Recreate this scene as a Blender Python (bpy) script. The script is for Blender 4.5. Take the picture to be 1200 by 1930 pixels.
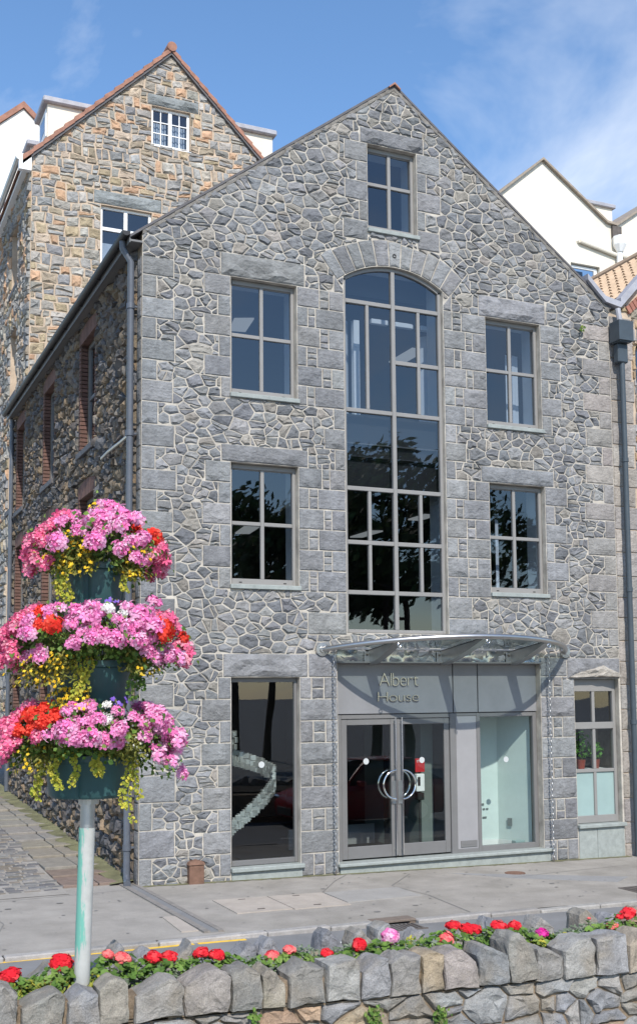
import bpy, bmesh, math, random
from mathutils import Vector, Matrix
from mathutils.geometry import tessellate_polygon

for _o in list(bpy.data.objects):
    bpy.data.objects.remove(_o)
scene = bpy.context.scene
COL = scene.collection
R = math.radians

# ------------------------------------------------------------------ camera
cam_d = bpy.data.cameras.new('camera')
cam = bpy.data.objects.new('camera', cam_d)
COL.objects.link(cam)
CR = ((0.91304721, -0.4077759, -0.0079758), (0.0290862, 0.08460749, -0.99598974), (0.40681543, 0.90915366, 0.08911129))
rx, dn, fw = (Vector(r) for r in CR)
cam.matrix_world = Matrix(((rx.x, -dn.x, -fw.x, -4.38787), (rx.y, -dn.y, -fw.y, -16.34901),
                           (rx.z, -dn.z, -fw.z, 2.79215), (0, 0, 0, 1)))
cam_d.sensor_fit = 'VERTICAL'
cam_d.sensor_height = 36.0
cam_d.lens = 36.0 * 2107.4 / 1930.0
cam_d.shift_y = (1119.5 - 965.0) / 1930.0
cam_d.clip_start = 0.1
cam_d.clip_end = 3000
scene.camera = cam

# ------------------------------------------------------------------ sky and sun
SUN = Vector((-0.2, -1.0, 0.95)).normalized()      # towards the sun
world = bpy.data.worlds.new('World')
scene.world = world
world.use_nodes = True
nt = world.node_tree
nt.nodes.clear()
N, L = nt.nodes, nt.links
w_out = N.new('ShaderNodeOutputWorld')
w_bg = N.new('ShaderNodeBackground')
w_bg.inputs['Strength'].default_value = 0.15
sky = N.new('ShaderNodeTexSky')
sky.sky_type = 'NISHITA'
sky.sun_disc = False
sky.sun_elevation = math.asin(SUN.z)
sky.sun_rotation = math.atan2(SUN.x, SUN.y)
sky.altitude = 0
sky.air_density = 1.0
sky.dust_density = 0.25
sky.ozone_density = 2.2
geo = N.new('ShaderNodeTexCoord')
sep = N.new('ShaderNodeSeparateXYZ')
L.new(geo.outputs['Generated'], sep.inputs[0])
den = N.new('ShaderNodeMath'); den.operation = 'ADD'; den.inputs[1].default_value = 0.28
mx = N.new('ShaderNodeMath'); mx.operation = 'MAXIMUM'; mx.inputs[1].default_value = 0.0
L.new(sep.outputs[2], mx.inputs[0]); L.new(mx.outputs[0], den.inputs[0])
dv = N.new('ShaderNodeVectorMath'); dv.operation = 'DIVIDE'
cmb = N.new('ShaderNodeCombineXYZ')
for i in range(3):
    L.new(den.outputs[0], cmb.inputs[i])
L.new(geo.outputs['Generated'], dv.inputs[0]); L.new(cmb.outputs[0], dv.inputs[1])
mp = N.new('ShaderNodeMapping')
mp.inputs['Location'].default_value = (5.02, 3.3, 0.0)
mp.inputs['Scale'].default_value = (1.0, 0.75, 1.0)
L.new(dv.outputs[0], mp.inputs[0])
nz = N.new('ShaderNodeTexNoise')
nz.inputs['Scale'].default_value = 1.9
nz.inputs['Detail'].default_value = 7
nz.inputs['Roughness'].default_value = 0.58
nz.inputs['Distortion'].default_value = 0.5
L.new(mp.outputs[0], nz.inputs['Vector'])
cr = N.new('ShaderNodeValToRGB')
cr.color_ramp.elements[0].position = 0.50; cr.color_ramp.elements[0].color = (0, 0, 0, 1)
cr.color_ramp.elements[1].position = 0.78; cr.color_ramp.elements[1].color = (0.75, 0.75, 0.75, 1)
L.new(nz.outputs[0], cr.inputs[0])
mixc = N.new('ShaderNodeMix'); mixc.data_type = 'RGBA'
mixc.inputs[7].default_value = (6.3, 6.6, 7.0, 1)
hs = N.new('ShaderNodeHueSaturation')
hs.inputs['Saturation'].default_value = 1.12
hs.inputs['Value'].default_value = 1.22
L.new(sky.outputs[0], hs.inputs['Color'])
L.new(cr.outputs[0], mixc.inputs[0]); L.new(hs.outputs[0], mixc.inputs[6])
L.new(mixc.outputs[2], w_bg.inputs['Color'])
L.new(w_bg.outputs[0], w_out.inputs['Surface'])

sd = bpy.data.lights.new('sun', 'SUN')
sd.energy = 4.2
sd.angle = R(0.5)
sd.color = (1.0, 0.945, 0.865)
sun = bpy.data.objects.new('sun', sd)
COL.objects.link(sun)
sun.location = (-6, -30, 30)
sun.rotation_euler = SUN.to_track_quat('Z', 'Y').to_euler()

vs = scene.view_settings
vs.view_transform = 'Standard'
vs.look = 'None'
vs.exposure = 0.3
vs.gamma = 1.0
vs.use_curve_mapping = False

# ------------------------------------------------------------------ materials
def mat(name, color=(0.5, 0.5, 0.5), rough=0.7, metal=0.0, vary=0.0, vscale=8.0, bump=0.0, bscale=60.0,
        attr=False, fine=0.0, spec=0.4, coords='Object', stretch=None, bdist=0.02, tint2=None, subsurf=False, chip=0.0, streak=0.0):
    """Procedural material: base colour (or the stone's own tint) with mottled variation and fine relief."""
    m = bpy.data.materials.new(name)
    m.use_nodes = True
    t = m.node_tree; n = t.nodes; l = t.links
    b = n['Principled BSDF']
    b.inputs['Roughness'].default_value = rough
    b.inputs['Metallic'].default_value = metal
    b.inputs['Specular IOR Level'].default_value = spec
    tc = n.new('ShaderNodeNewGeometry')
    src = tc.outputs['Position']
    if stretch:
        mpn = n.new('ShaderNodeMapping'); mpn.inputs['Scale'].default_value = stretch
        l.new(src, mpn.inputs[0]); src = mpn.outputs[0]
    if attr:
        a = n.new('ShaderNodeAttribute'); a.attribute_name = 'col'
        col = a.outputs['Color']
    else:
        rgb = n.new('ShaderNodeRGB'); rgb.outputs[0].default_value = (*color, 1); col = rgb.outputs[0]
    if vary or fine:
        nz = n.new('ShaderNodeTexNoise'); nz.inputs['Scale'].default_value = vscale
        nz.inputs['Detail'].default_value = 6; nz.inputs['Roughness'].default_value = 0.65
        l.new(src, nz.inputs['Vector'])
        mr = n.new('ShaderNodeMapRange')
        mr.inputs[1].default_value = 0.3; mr.inputs[2].default_value = 0.7
        mr.inputs[3].default_value = 1 - vary; mr.inputs[4].default_value = 1 + vary
        l.new(nz.outputs[0], mr.inputs[0])
        fac = mr.outputs[0]
        if fine:
            n2 = n.new('ShaderNodeTexNoise'); n2.inputs['Scale'].default_value = bscale * 2.2
            n2.inputs['Detail'].default_value = 3
            l.new(src, n2.inputs['Vector'])
            m2 = n.new('ShaderNodeMapRange')
            m2.inputs[1].default_value = 0.3; m2.inputs[2].default_value = 0.7
            m2.inputs[3].default_value = 1 - fine; m2.inputs[4].default_value = 1 + fine
            l.new(n2.outputs[0], m2.inputs[0])
            mm = n.new('ShaderNodeMath'); mm.operation = 'MULTIPLY'
            l.new(fac, mm.inputs[0]); l.new(m2.outputs[0], mm.inputs[1]); fac = mm.outputs[0]
        if streak:          # rain streaks and broad weather stains running down the wall
            ms_ = n.new('ShaderNodeMapping'); ms_.inputs['Scale'].default_value = (2.6, 2.6, .35)
            l.new(tc.outputs['Position'], ms_.inputs[0])
            n4 = n.new('ShaderNodeTexNoise'); n4.inputs['Scale'].default_value = 1.0; n4.inputs['Detail'].default_value = 4
            l.new(ms_.outputs[0], n4.inputs['Vector'])
            r4 = n.new('ShaderNodeMapRange'); r4.inputs[1].default_value = .35; r4.inputs[2].default_value = .65; r4.inputs[3].default_value = 1 - streak; r4.inputs[4].default_value = 1 + streak * .6
            l.new(n4.outputs[0], r4.inputs[0])
            m4 = n.new('ShaderNodeMath'); m4.operation = 'MULTIPLY'; l.new(fac, m4.inputs[0]); l.new(r4.outputs[0], m4.inputs[1]); fac = m4.outputs[0]
        if tint2:
            mxx = n.new('ShaderNodeMix'); mxx.data_type = 'RGBA'
            n3 = n.new('ShaderNodeTexNoise'); n3.inputs['Scale'].default_value = vscale * 0.45; n3.inputs['Detail'].default_value = 5
            l.new(src, n3.inputs['Vector'])
            r3 = n.new('ShaderNodeMapRange'); r3.inputs[1].default_value = 0.48; r3.inputs[2].default_value = 0.68
            l.new(n3.outputs[0], r3.inputs[0]); l.new(r3.outputs[0], mxx.inputs[0])
            l.new(col, mxx.inputs[6]); mxx.inputs[7].default_value = (*tint2, 1); col = mxx.outputs[2]
        vm = n.new('ShaderNodeVectorMath'); vm.operation = 'SCALE'
        l.new(col, vm.inputs[0]); l.new(fac, vm.inputs['Scale']); col = vm.outputs[0]
    l.new(col, b.inputs['Base Color'])
    if bump:
        bn = n.new('ShaderNodeTexNoise'); bn.inputs['Scale'].default_value = bscale
        bn.inputs['Detail'].default_value = 5; bn.inputs['Roughness'].default_value = 0.7
        l.new(src, bn.inputs['Vector'])
        hgt = bn.outputs[0]
        if chip:
            wv = n.new('ShaderNodeTexNoise'); wv.inputs['Scale'].default_value = 7; wv.inputs['Detail'].default_value = 3
            l.new(src, wv.inputs['Vector'])
            ma = n.new('ShaderNodeVectorMath'); ma.operation = 'MULTIPLY_ADD'; ma.inputs[1].default_value = (.12, .12, .12)
            l.new(wv.outputs['Color'], ma.inputs[0]); l.new(src, ma.inputs[2])
            vo = n.new('ShaderNodeTexVoronoi'); vo.feature = 'F1'; vo.inputs['Scale'].default_value = 13; vo.inputs['Randomness'].default_value = 1
            mpv = n.new('ShaderNodeMapping'); mpv.inputs['Scale'].default_value = (1, 1, 1.7)
            l.new(ma.outputs[0], mpv.inputs[0]); l.new(mpv.outputs[0], vo.inputs['Vector'])
            sm = n.new('ShaderNodeMath'); sm.operation = 'MULTIPLY_ADD'; sm.inputs[1].default_value = chip
            l.new(vo.outputs['Distance'], sm.inputs[0]); l.new(hgt, sm.inputs[2]); hgt = sm.outputs[0]
        bp = n.new('ShaderNodeBump'); bp.inputs['Strength'].default_value = bump; bp.inputs['Distance'].default_value = bdist
        l.new(hgt, bp.inputs['Height']); l.new(bp.outputs[0], b.inputs['Normal'])
    if subsurf:
        tr = n.new('ShaderNodeBsdfTranslucent'); ms = n.new('ShaderNodeMixShader'); ms.inputs[0].default_value = 0.3
        l.new(col, tr.inputs[0]); l.new(b.outputs[0], ms.inputs[1]); l.new(tr.outputs[0], ms.inputs[2])
        l.new(ms.outputs[0], n['Material Output'].inputs['Surface'])
    return m

def glass_mat(name, tint=(0.62, 0.68, 0.70), ior=1.95, rough=0.0):
    m = bpy.data.materials.new(name); m.use_nodes = True
    t = m.node_tree; n = t.nodes; l = t.links
    n.remove(n['Principled BSDF'])
    tr = n.new('ShaderNodeBsdfTransparent'); tr.inputs[0].default_value = (*tint, 1)
    gl = n.new('ShaderNodeBsdfGlossy'); gl.inputs['Roughness'].default_value = rough
    gl.inputs[0].default_value = (0.95, 0.97, 1.0, 1)
    r0 = ((ior - 1) / (ior + 1)) ** 2
    lw = n.new('ShaderNodeLayerWeight'); lw.inputs[0].default_value = 0.5
    pw = n.new('ShaderNodeMath'); pw.operation = 'POWER'; pw.inputs[1].default_value = 4.0
    l.new(lw.outputs['Facing'], pw.inputs[0])
    fr = n.new('ShaderNodeMapRange'); fr.inputs[3].default_value = r0; fr.inputs[4].default_value = 1.0
    l.new(pw.outputs[0], fr.inputs[0])
    tc = n.new('ShaderNodeNewGeometry')
    nz = n.new('ShaderNodeTexNoise'); nz.inputs['Scale'].default_value = 1.3; nz.inputs['Detail'].default_value = 1
    l.new(tc.outputs['Position'], nz.inputs['Vector'])
    bp = n.new('ShaderNodeBump'); bp.inputs['Strength'].default_value = 0.05; bp.inputs['Distance'].default_value = 0.03
    l.new(nz.outputs[0], bp.inputs['Height']); l.new(bp.outputs[0], gl.inputs['Normal'])
    mx = n.new('ShaderNodeMixShader')
    l.new(fr.outputs[0], mx.inputs[0]); l.new(tr.outputs[0], mx.inputs[1]); l.new(gl.outputs[0], mx.inputs[2])
    l.new(mx.outputs[0], n['Material Output'].inputs['Surface'])
    return m

def emit_mat(name, color, strength):
    m = bpy.data.materials.new(name); m.use_nodes = True
    b = m.node_tree.nodes['Principled BSDF']
    b.inputs['Base Color'].default_value = (*color, 1)
    b.inputs['Emission Color'].default_value = (*color, 1)
    b.inputs['Emission Strength'].default_value = strength
    return m

M = {}
M['stone'] = mat('rock_faced_stone', attr=True, rough=0.9, vary=0.2, vscale=11, bump=0.6, bscale=36, fine=0.15, spec=0.2, bdist=0.02, chip=0.9, streak=.16)
M['boulder'] = mat('rough_granite', attr=True, rough=0.92, vary=0.25, vscale=7, bump=0.9, bscale=55, fine=0.22, spec=0.15, bdist=0.015, chip=0.5, tint2=(.24, .215, .18))
M['mortar'] = mat('lime_mortar', (0.455, 0.42, 0.365), 0.95, vary=0.25, vscale=5, bump=0.4, bscale=70, fine=0.12, spec=0.1, tint2=(.31, .285, .25))
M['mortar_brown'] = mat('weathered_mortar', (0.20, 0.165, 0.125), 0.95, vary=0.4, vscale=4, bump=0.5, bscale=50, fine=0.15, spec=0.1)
M['mortar_pink'] = mat('pinkish_mortar', (0.47, 0.375, 0.285), 0.95, vary=0.2, vscale=4, bump=0.4, bscale=60, fine=0.1, spec=0.1)
M['mortar_earth'] = mat('earthy_mortar', (0.20, 0.155, 0.11), 0.95, vary=0.5, vscale=7, bump=0.6, bscale=45, fine=0.2, spec=0.1)
M['frame'] = mat('taupe_frame_paint', (0.235, 0.228, 0.218), 0.5, vary=0.05, vscale=3, spec=0.4)
M['frame_dark'] = mat('grey_door_frame_paint', (0.155, 0.152, 0.15), 0.45, vary=0.06, vscale=3, spec=0.4)
M['panel'] = mat('grey_fascia_panel', (0.215, 0.215, 0.222), 0.45, vary=0.08, vscale=2.5, spec=0.4)
M['panel_light'] = mat('lilac_grey_panel', (0.27, 0.265, 0.27), 0.5, vary=0.06, vscale=3, spec=0.35)
M['sill'] = mat('green_grey_slate_sill', (0.275, 0.30, 0.285), 0.7, vary=0.16, vscale=10, bump=0.2, bscale=60, fine=0.06)
M['glass'] = glass_mat('window_glass', (0.58, 0.63, 0.68), 1.9, 0.012)
M['glass_clear'] = glass_mat('clear_shop_glass', (0.80, 0.86, 0.85), 1.85)
M['glass_canopy'] = glass_mat('canopy_glass', (0.72, 0.78, 0.78), 1.6, 0.03)
M['frosted'] = mat('frosted_teal_film', (0.27, 0.37, 0.36), 0.35, vary=0.07, vscale=2, spec=0.6)
M['white_in'] = mat('white_plaster', (0.74, 0.75, 0.74), 0.85, vary=0.03)
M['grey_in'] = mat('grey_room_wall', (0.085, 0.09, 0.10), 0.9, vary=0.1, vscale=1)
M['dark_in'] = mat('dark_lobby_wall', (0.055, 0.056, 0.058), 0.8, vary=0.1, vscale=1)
M['floor_in'] = mat('dark_floor_tile', (0.09, 0.09, 0.09), 0.4, vary=0.1)
M['lamp'] = emit_mat('ceiling_light_diffuser', (0.62, 0.63, 0.62), 0.42)
M['steel'] = mat('brushed_steel', (0.50, 0.49, 0.48), 0.36, 1.0, vary=0.06, vscale=5)
M['chrome'] = mat('polished_steel', (0.78, 0.78, 0.78), 0.07, 1.0)
M['letter_steel'] = mat('dark_letter_steel', (0.40, 0.40, 0.39), 0.16, 1.0)
M['fascia_steel'] = mat('satin_fascia_steel', (0.40, 0.41, 0.41), 0.16, 1.0)
M['steel_dull'] = mat('dull_galvanised_steel', (0.42, 0.42, 0.42), 0.4, 1.0, vary=0.1, vscale=8)
M['pipe'] = mat('slate_grey_pipe', (0.085, 0.095, 0.115), 0.42, vary=0.15, vscale=6, spec=0.5)
M['pipe_teal'] = mat('blue_grey_pipe', (0.052, 0.068, 0.082), 0.5, vary=0.12, vscale=6)
M['black'] = mat('black_gutter', (0.018, 0.018, 0.02), 0.5, vary=0.1)
M['slate'] = mat('grey_slate', (0.10, 0.095, 0.10), 0.7, vary=0.25, vscale=4, bump=0.3)
M['verge'] = mat('verge_mortar', (0.20, 0.185, 0.165), 0.9, vary=0.4, vscale=7, bump=0.5, bscale=40, fine=0.2)
M['terracotta'] = mat('terracotta_tile', (0.30, 0.15, 0.105), 0.8, vary=0.3, vscale=5, bump=0.2)
M['pantile'] = mat('sandy_pantile', (0.47, 0.345, 0.235), 0.8, vary=0.15, vscale=6, bump=0.2)
M['brick'] = mat('red_brick', attr=True, rough=0.9, vary=0.2, vscale=14, bump=0.3, bscale=50)
M['cream'] = mat('cream_render', (0.72, 0.67, 0.575), 0.9, vary=0.04, vscale=2, streak=.09, bump=0.1, bscale=80)
M['white'] = mat('white_render', (0.74, 0.72, 0.67), 0.9, vary=0.03, vscale=2, streak=.07)
M['white_paint'] = mat('white_gloss_paint', (0.80, 0.80, 0.79), 0.45, vary=0.03)
M['lead'] = mat('lead_flashing', (0.34, 0.34, 0.37), 0.55, vary=0.15, vscale=5, bump=0.15)
M['asphalt'] = mat('worn_road_asphalt', (0.20, 0.20, 0.20), 0.92, vary=0.16, vscale=1.6, bump=0.35, bscale=120, fine=0.14, spec=0.2)
M['pavement'] = mat('pale_pavement_asphalt', (0.305, 0.282, 0.252), 0.93, vary=0.17, vscale=1.7, bump=0.35, bscale=90, fine=0.2, spec=0.2, tint2=(0.265, 0.245, 0.215))
M['kerb'] = mat('granite_kerb', attr=True, rough=0.85, vary=0.2, vscale=8, bump=0.4, bscale=60, fine=0.2)
M['slab'] = mat('beige_paving_slab', (0.37, 0.325, 0.28), 0.9, vary=0.12, vscale=4, bump=0.2, fine=0.1)
M['sett'] = mat('grey_setts', attr=True, rough=0.85, vary=0.2, vscale=12, bump=0.3, fine=0.15)
M['sticker'] = mat('pale_sticker', (.46, .48, .48), .6)
M['silver'] = mat('satin_silver', (.50, .50, .49), .42, .75, vary=.1)
M['tar'] = mat('dark_tar_joint', (.19, .18, .17), .9, vary=.2)
M['moss'] = mat('mossy_lane_edge', (0.15, 0.145, 0.075), 0.95, vary=0.4, vscale=3, bump=0.5, bscale=50, fine=0.25)
M['yellow_line'] = mat('yellow_road_paint', (0.72, 0.46, 0.05), 0.8, vary=0.2, vscale=14)
M['white_line'] = mat('white_road_paint', (0.66, 0.65, 0.62), 0.8, vary=0.2, vscale=14)
M['rust'] = mat('rusty_iron', (0.17, 0.095, 0.065), 0.85, vary=0.3, vscale=8, bump=0.3)
M['iron'] = mat('dark_cast_iron', (0.10, 0.085, 0.075), 0.7, vary=0.3, vscale=8, bump=0.3)
M['leaf'] = mat('green_leaf', attr=True, rough=0.6, vary=0.15, vscale=20, subsurf=True, spec=0.3)
M['petal'] = mat('petal', attr=True, rough=0.75, vary=0.06, vscale=30, subsurf=True, spec=0.15)
M['bark'] = mat('bark', (0.07, 0.055, 0.045), 0.95, vary=0.3, vscale=5, bump=0.5)
M['soil'] = mat('dark_soil', (0.06, 0.045, 0.032), 0.95, vary=0.4, vscale=10, bump=0.6, bscale=40)
M['red_paint'] = mat('red_car_paint', (0.26, 0.015, 0.02), 0.25, spec=0.6)
M['rubber'] = mat('black_rubber', (0.015, 0.015, 0.015), 0.8)
M['red_sign'] = mat('red_sign_face', (0.50, 0.025, 0.03), 0.5)
M['blind'] = mat('pale_blind', (0.60, 0.63, 0.66), 0.8, vary=0.04)

# ------------------------------------------------------------------ helpers
OFF = {}

class MB:
    """Collects polygons (with an optional tint) for one mesh object."""
    def __init__(s):
        s.v = []; s.f = []; s.c = []; s.col = (0.3, 0.3, 0.3)
    def add(s, vs, fs, col=None):
        b = len(s.v)
        s.v += [tuple(p) for p in vs]
        s.c += [col or s.col] * len(vs)
        s.f += [tuple(i + b for i in f) for f in fs]
    def box(s, x0, x1, y0, y1, z0, z1, col=None):
        vs = [(x, y, z) for x in (x0, x1) for y in (y0, y1) for z in (z0, z1)]
        s.add(vs, [(0, 1, 3, 2), (4, 6, 7, 5), (0, 4, 5, 1), (2, 3, 7, 6), (0, 2, 6, 4), (1, 5, 7, 3)], col)
    def bbox(s, x0, x1, y0, y1, z0, z1, b=0.008, col=None):
        """box with chamfered edges on all sides"""
        vs = []
        for (sx, sy, sz) in ((x0, y0, z0), (x1, y0, z0), (x1, y1, z0), (x0, y1, z0), (x0, y0, z1), (x1, y0, z1), (x1, y1, z1), (x0, y1, z1)):
            ix = b if sx == x0 else -b; iy = b if sy == y0 else -b; iz = b if sz == z0 else -b
            vs += [(sx, sy + iy, sz + iz), (sx + ix, sy, sz + iz), (sx + ix, sy + iy, sz)]
        def q(k, a): return 3 * k + a
        fs = [(q(0, 2), q(3, 2), q(2, 2), q(1, 2)), (q(4, 2), q(5, 2), q(6, 2), q(7, 2)),
              (q(0, 1), q(1, 1), q(5, 1), q(4, 1)), (q(3, 1), q(7, 1), q(6, 1), q(2, 1)),
              (q(0, 0), q(4, 0), q(7, 0), q(3, 0)), (q(1, 0), q(2, 0), q(6, 0), q(5, 0))]
        for (a, c, ax) in ((0, 1, 0), (1, 2, 1), (2, 3, 0), (3, 0, 1), (4, 5, 0), (5, 6, 1), (6, 7, 0), (7, 4, 1), (0, 4, 2), (1, 5, 2), (2, 6, 2), (3, 7, 2)):
            o = [t for t in (0, 1, 2) if t != ax]
            fs.append((q(a, o[0]), q(c, o[0]), q(c, o[1]), q(a, o[1])))
        for k in range(8):
            fs.append((q(k, 0), q(k, 1), q(k, 2)))
        s.add(vs, fs, col)
    def prism(s, pts, d, col=None):
        """polygon (3D points) extruded along vector d"""
        n = len(pts)
        vs = [Vector(p) for p in pts] + [Vector(p) + Vector(d) for p in pts]
        fs = [tuple(range(n)), tuple(range(2 * n - 1, n - 1, -1))]
        fs += [(i, (i + 1) % n, n + (i + 1) % n, n + i) for i in range(n)]
        s.add(vs, fs, col)
    def tube(s, path, r, seg=10, col=None, caps=True, radii=None):
        pts = [Vector(p) for p in path]
        n = len(pts); rings = []
        up = Vector((0, 0, 1))
        d0 = (pts[1] - pts[0]).normalized()
        if abs(d0.dot(up)) > 0.95: up = Vector((1, 0, 0))
        a = d0.cross(up).normalized()
        vs = []
        for i, p in enumerate(pts):
            d = (pts[min(i + 1, n - 1)] - pts[max(i - 1, 0)]).normalized()
            a = (a - d * a.dot(d)).normalized()
            b = d.cross(a)
            rr = radii[i] if radii else r
            for k in range(seg):
                t = 2 * math.pi * k / seg
                vs.append(p + a * (rr * math.cos(t)) + b * (rr * math.sin(t)))
        fs = []
        for i in range(n - 1):
            for k in range(seg):
                k2 = (k + 1) % seg
                fs.append((i * seg + k, i * seg + k2, (i + 1) * seg + k2, (i + 1) * seg + k))
        if caps:
            fs.append(tuple(range(seg - 1, -1, -1)))
            fs.append(tuple((n - 1) * seg + k for k in range(seg)))
        s.add(vs, fs, col)
    def lathe(s, prof, seg=24, center=(0, 0, 0), col=None, axis='z'):
        vs = []
        for (r, h) in prof:
            for k in range(seg):
                t = 2 * math.pi * k / seg
                p = (r * math.cos(t), r * math.sin(t), h)
                if axis == 'y': p = (p[0], p[2], p[1])
                if axis == 'x': p = (p[2], p[0], p[1])
                vs.append((p[0] + center[0], p[1] + center[1], p[2] + center[2]))
        fs = []
        for i in range(len(prof) - 1):
            for k in range(seg):
                k2 = (k + 1) % seg
                fs.append((i * seg + k, i * seg + k2, (i + 1) * seg + k2, (i + 1) * seg + k))
        fs.append(tuple(range(seg - 1, -1, -1)))
        fs.append(tuple((len(prof) - 1) * seg + k for k in range(seg)))
        s.add(vs, fs, col)
    def build(s, name, m, parent=None, smooth=False, loc=None):
        off = Vector(loc) if loc is not None else (OFF[parent.name] if parent else Vector((0, 0, 0)))
        me = bpy.data.meshes.new(name)
        me.from_pydata([tuple(Vector(p) - off) for p in s.v], [], s.f)
        me.materials.append(m)
        a = me.color_attributes.new('col', 'FLOAT_COLOR', 'POINT')
        flat = []
        for c in s.c: flat += [c[0], c[1], c[2], 1.0]
        a.data.foreach_set('color', flat)
        if smooth:
            me.polygons.foreach_set('use_smooth', [True] * len(me.polygons))
            try: me.set_sharp_from_angle(angle=R(38))
            except Exception: pass
        o = bpy.data.objects.new(name, me)
        COL.objects.link(o)
        if parent:
            o.parent = parent
        else:
            o.location = off
        OFF[o.name] = off
        return o

def tag(o, label=None, cat=None, group=None, kind=None):
    if label: o['label'] = label
    if cat: o['category'] = cat
    if group: o['group'] = group
    if kind: o['kind'] = kind
    return o

def thing(name, label, cat, loc=(0, 0, 0), group=None):
    o = bpy.data.objects.new(name, None)
    o.empty_display_size = 0.2
    COL.objects.link(o)
    o.location = loc
    OFF[o.name] = Vector(loc)
    return tag(o, label, cat, group)

def place(me, name, parent, loc, rot=(0, 0, 0), sc=1.0):
    """another object on a shared mesh, in world coordinates, under its thing"""
    o = bpy.data.objects.new(name, me)
    COL.objects.link(o)
    o.parent = parent
    o.location = Vector(loc) - OFF[parent.name]
    o.rotation_euler = rot
    o.scale = (sc, sc, sc) if not hasattr(sc, '__len__') else sc
    return o

def jit(c, rng, a=0.12):
    k = 1 + rng.uniform(-a, a)
    return tuple(max(0.01, x * k * (1 + rng.uniform(-0.012, 0.012))) for x in c)

# ------------------------------------------------------------------ masonry
def clip(poly, nx, ny, d):
    """keep the part of a convex polygon where nx*x + ny*y <= d"""
    out = []
    n = len(poly)
    for i in range(n):
        a = poly[i]; b = poly[(i + 1) % n]
        da = nx * a[0] + ny * a[1] - d; db = nx * b[0] + ny * b[1] - d
        if da <= 0: out.append(a)
        if (da < 0 < db) or (db < 0 < da):
            t = da / (da - db)
            out.append((a[0] + t * (b[0] - a[0]), a[1] + t * (b[1] - a[1])))
    return out

def area(p):
    return 0.5 * sum(p[i][0] * p[(i + 1) % len(p)][1] - p[(i + 1) % len(p)][0] * p[i][1] for i in range(len(p)))

def ccw(p):
    return p if area(p) > 0 else p[::-1]

def centroid(p):
    return (sum(q[0] for q in p) / len(p), sum(q[1] for q in p) / len(p))

def edges(p):
    for i in range(len(p)):
        a = p[i]; b = p[(i + 1) % len(p)]
        ex, ey = b[0] - a[0], b[1] - a[1]
        l = math.hypot(ex, ey)
        if l < 1e-6: continue
        nx, ny = ey / l, -ex / l
        yield nx, ny, nx * a[0] + ny * a[1]

def inset(p, d):
    """shrink (d>0) a convex ccw polygon"""
    q = p
    for nx, ny, c in edges(p):
        q = clip(q, nx, ny, c - d)
        if len(q) < 3: return []
    return q

def grow(p, d):
    c = list(edges(p)); n = len(c); out = []
    for i in range(n):
        a = c[i - 1]; b = c[i]
        det = a[0] * b[1] - a[1] * b[0]
        if abs(det) < 1e-4: continue
        da, db = a[2] + d, b[2] + d
        out.append(((da * b[1] - db * a[1]) / det, (a[0] * db - b[0] * da) / det))
    return out

def subtract(poly, hole):
    """convex polygon minus convex hole -> list of convex pieces"""
    rest = poly; pieces = []
    for nx, ny, c in edges(hole):
        out = clip(rest, -nx, -ny, -c)
        if len(out) >= 3: pieces.append(out)
        rest = clip(rest, nx, ny, c)
        if len(rest) < 3: return pieces
    return pieces

def overlap(poly, hole):
    q = poly
    for nx, ny, c in edges(hole):
        q = clip(q, nx, ny, c)
        if len(q) < 3: return False
    return area(q) > 1e-5

def width(p):
    w = 9
    for nx, ny, c in edges(p):
        w = min(w, max(c - nx * q[0] - ny * q[1] for q in p))
    return w

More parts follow.
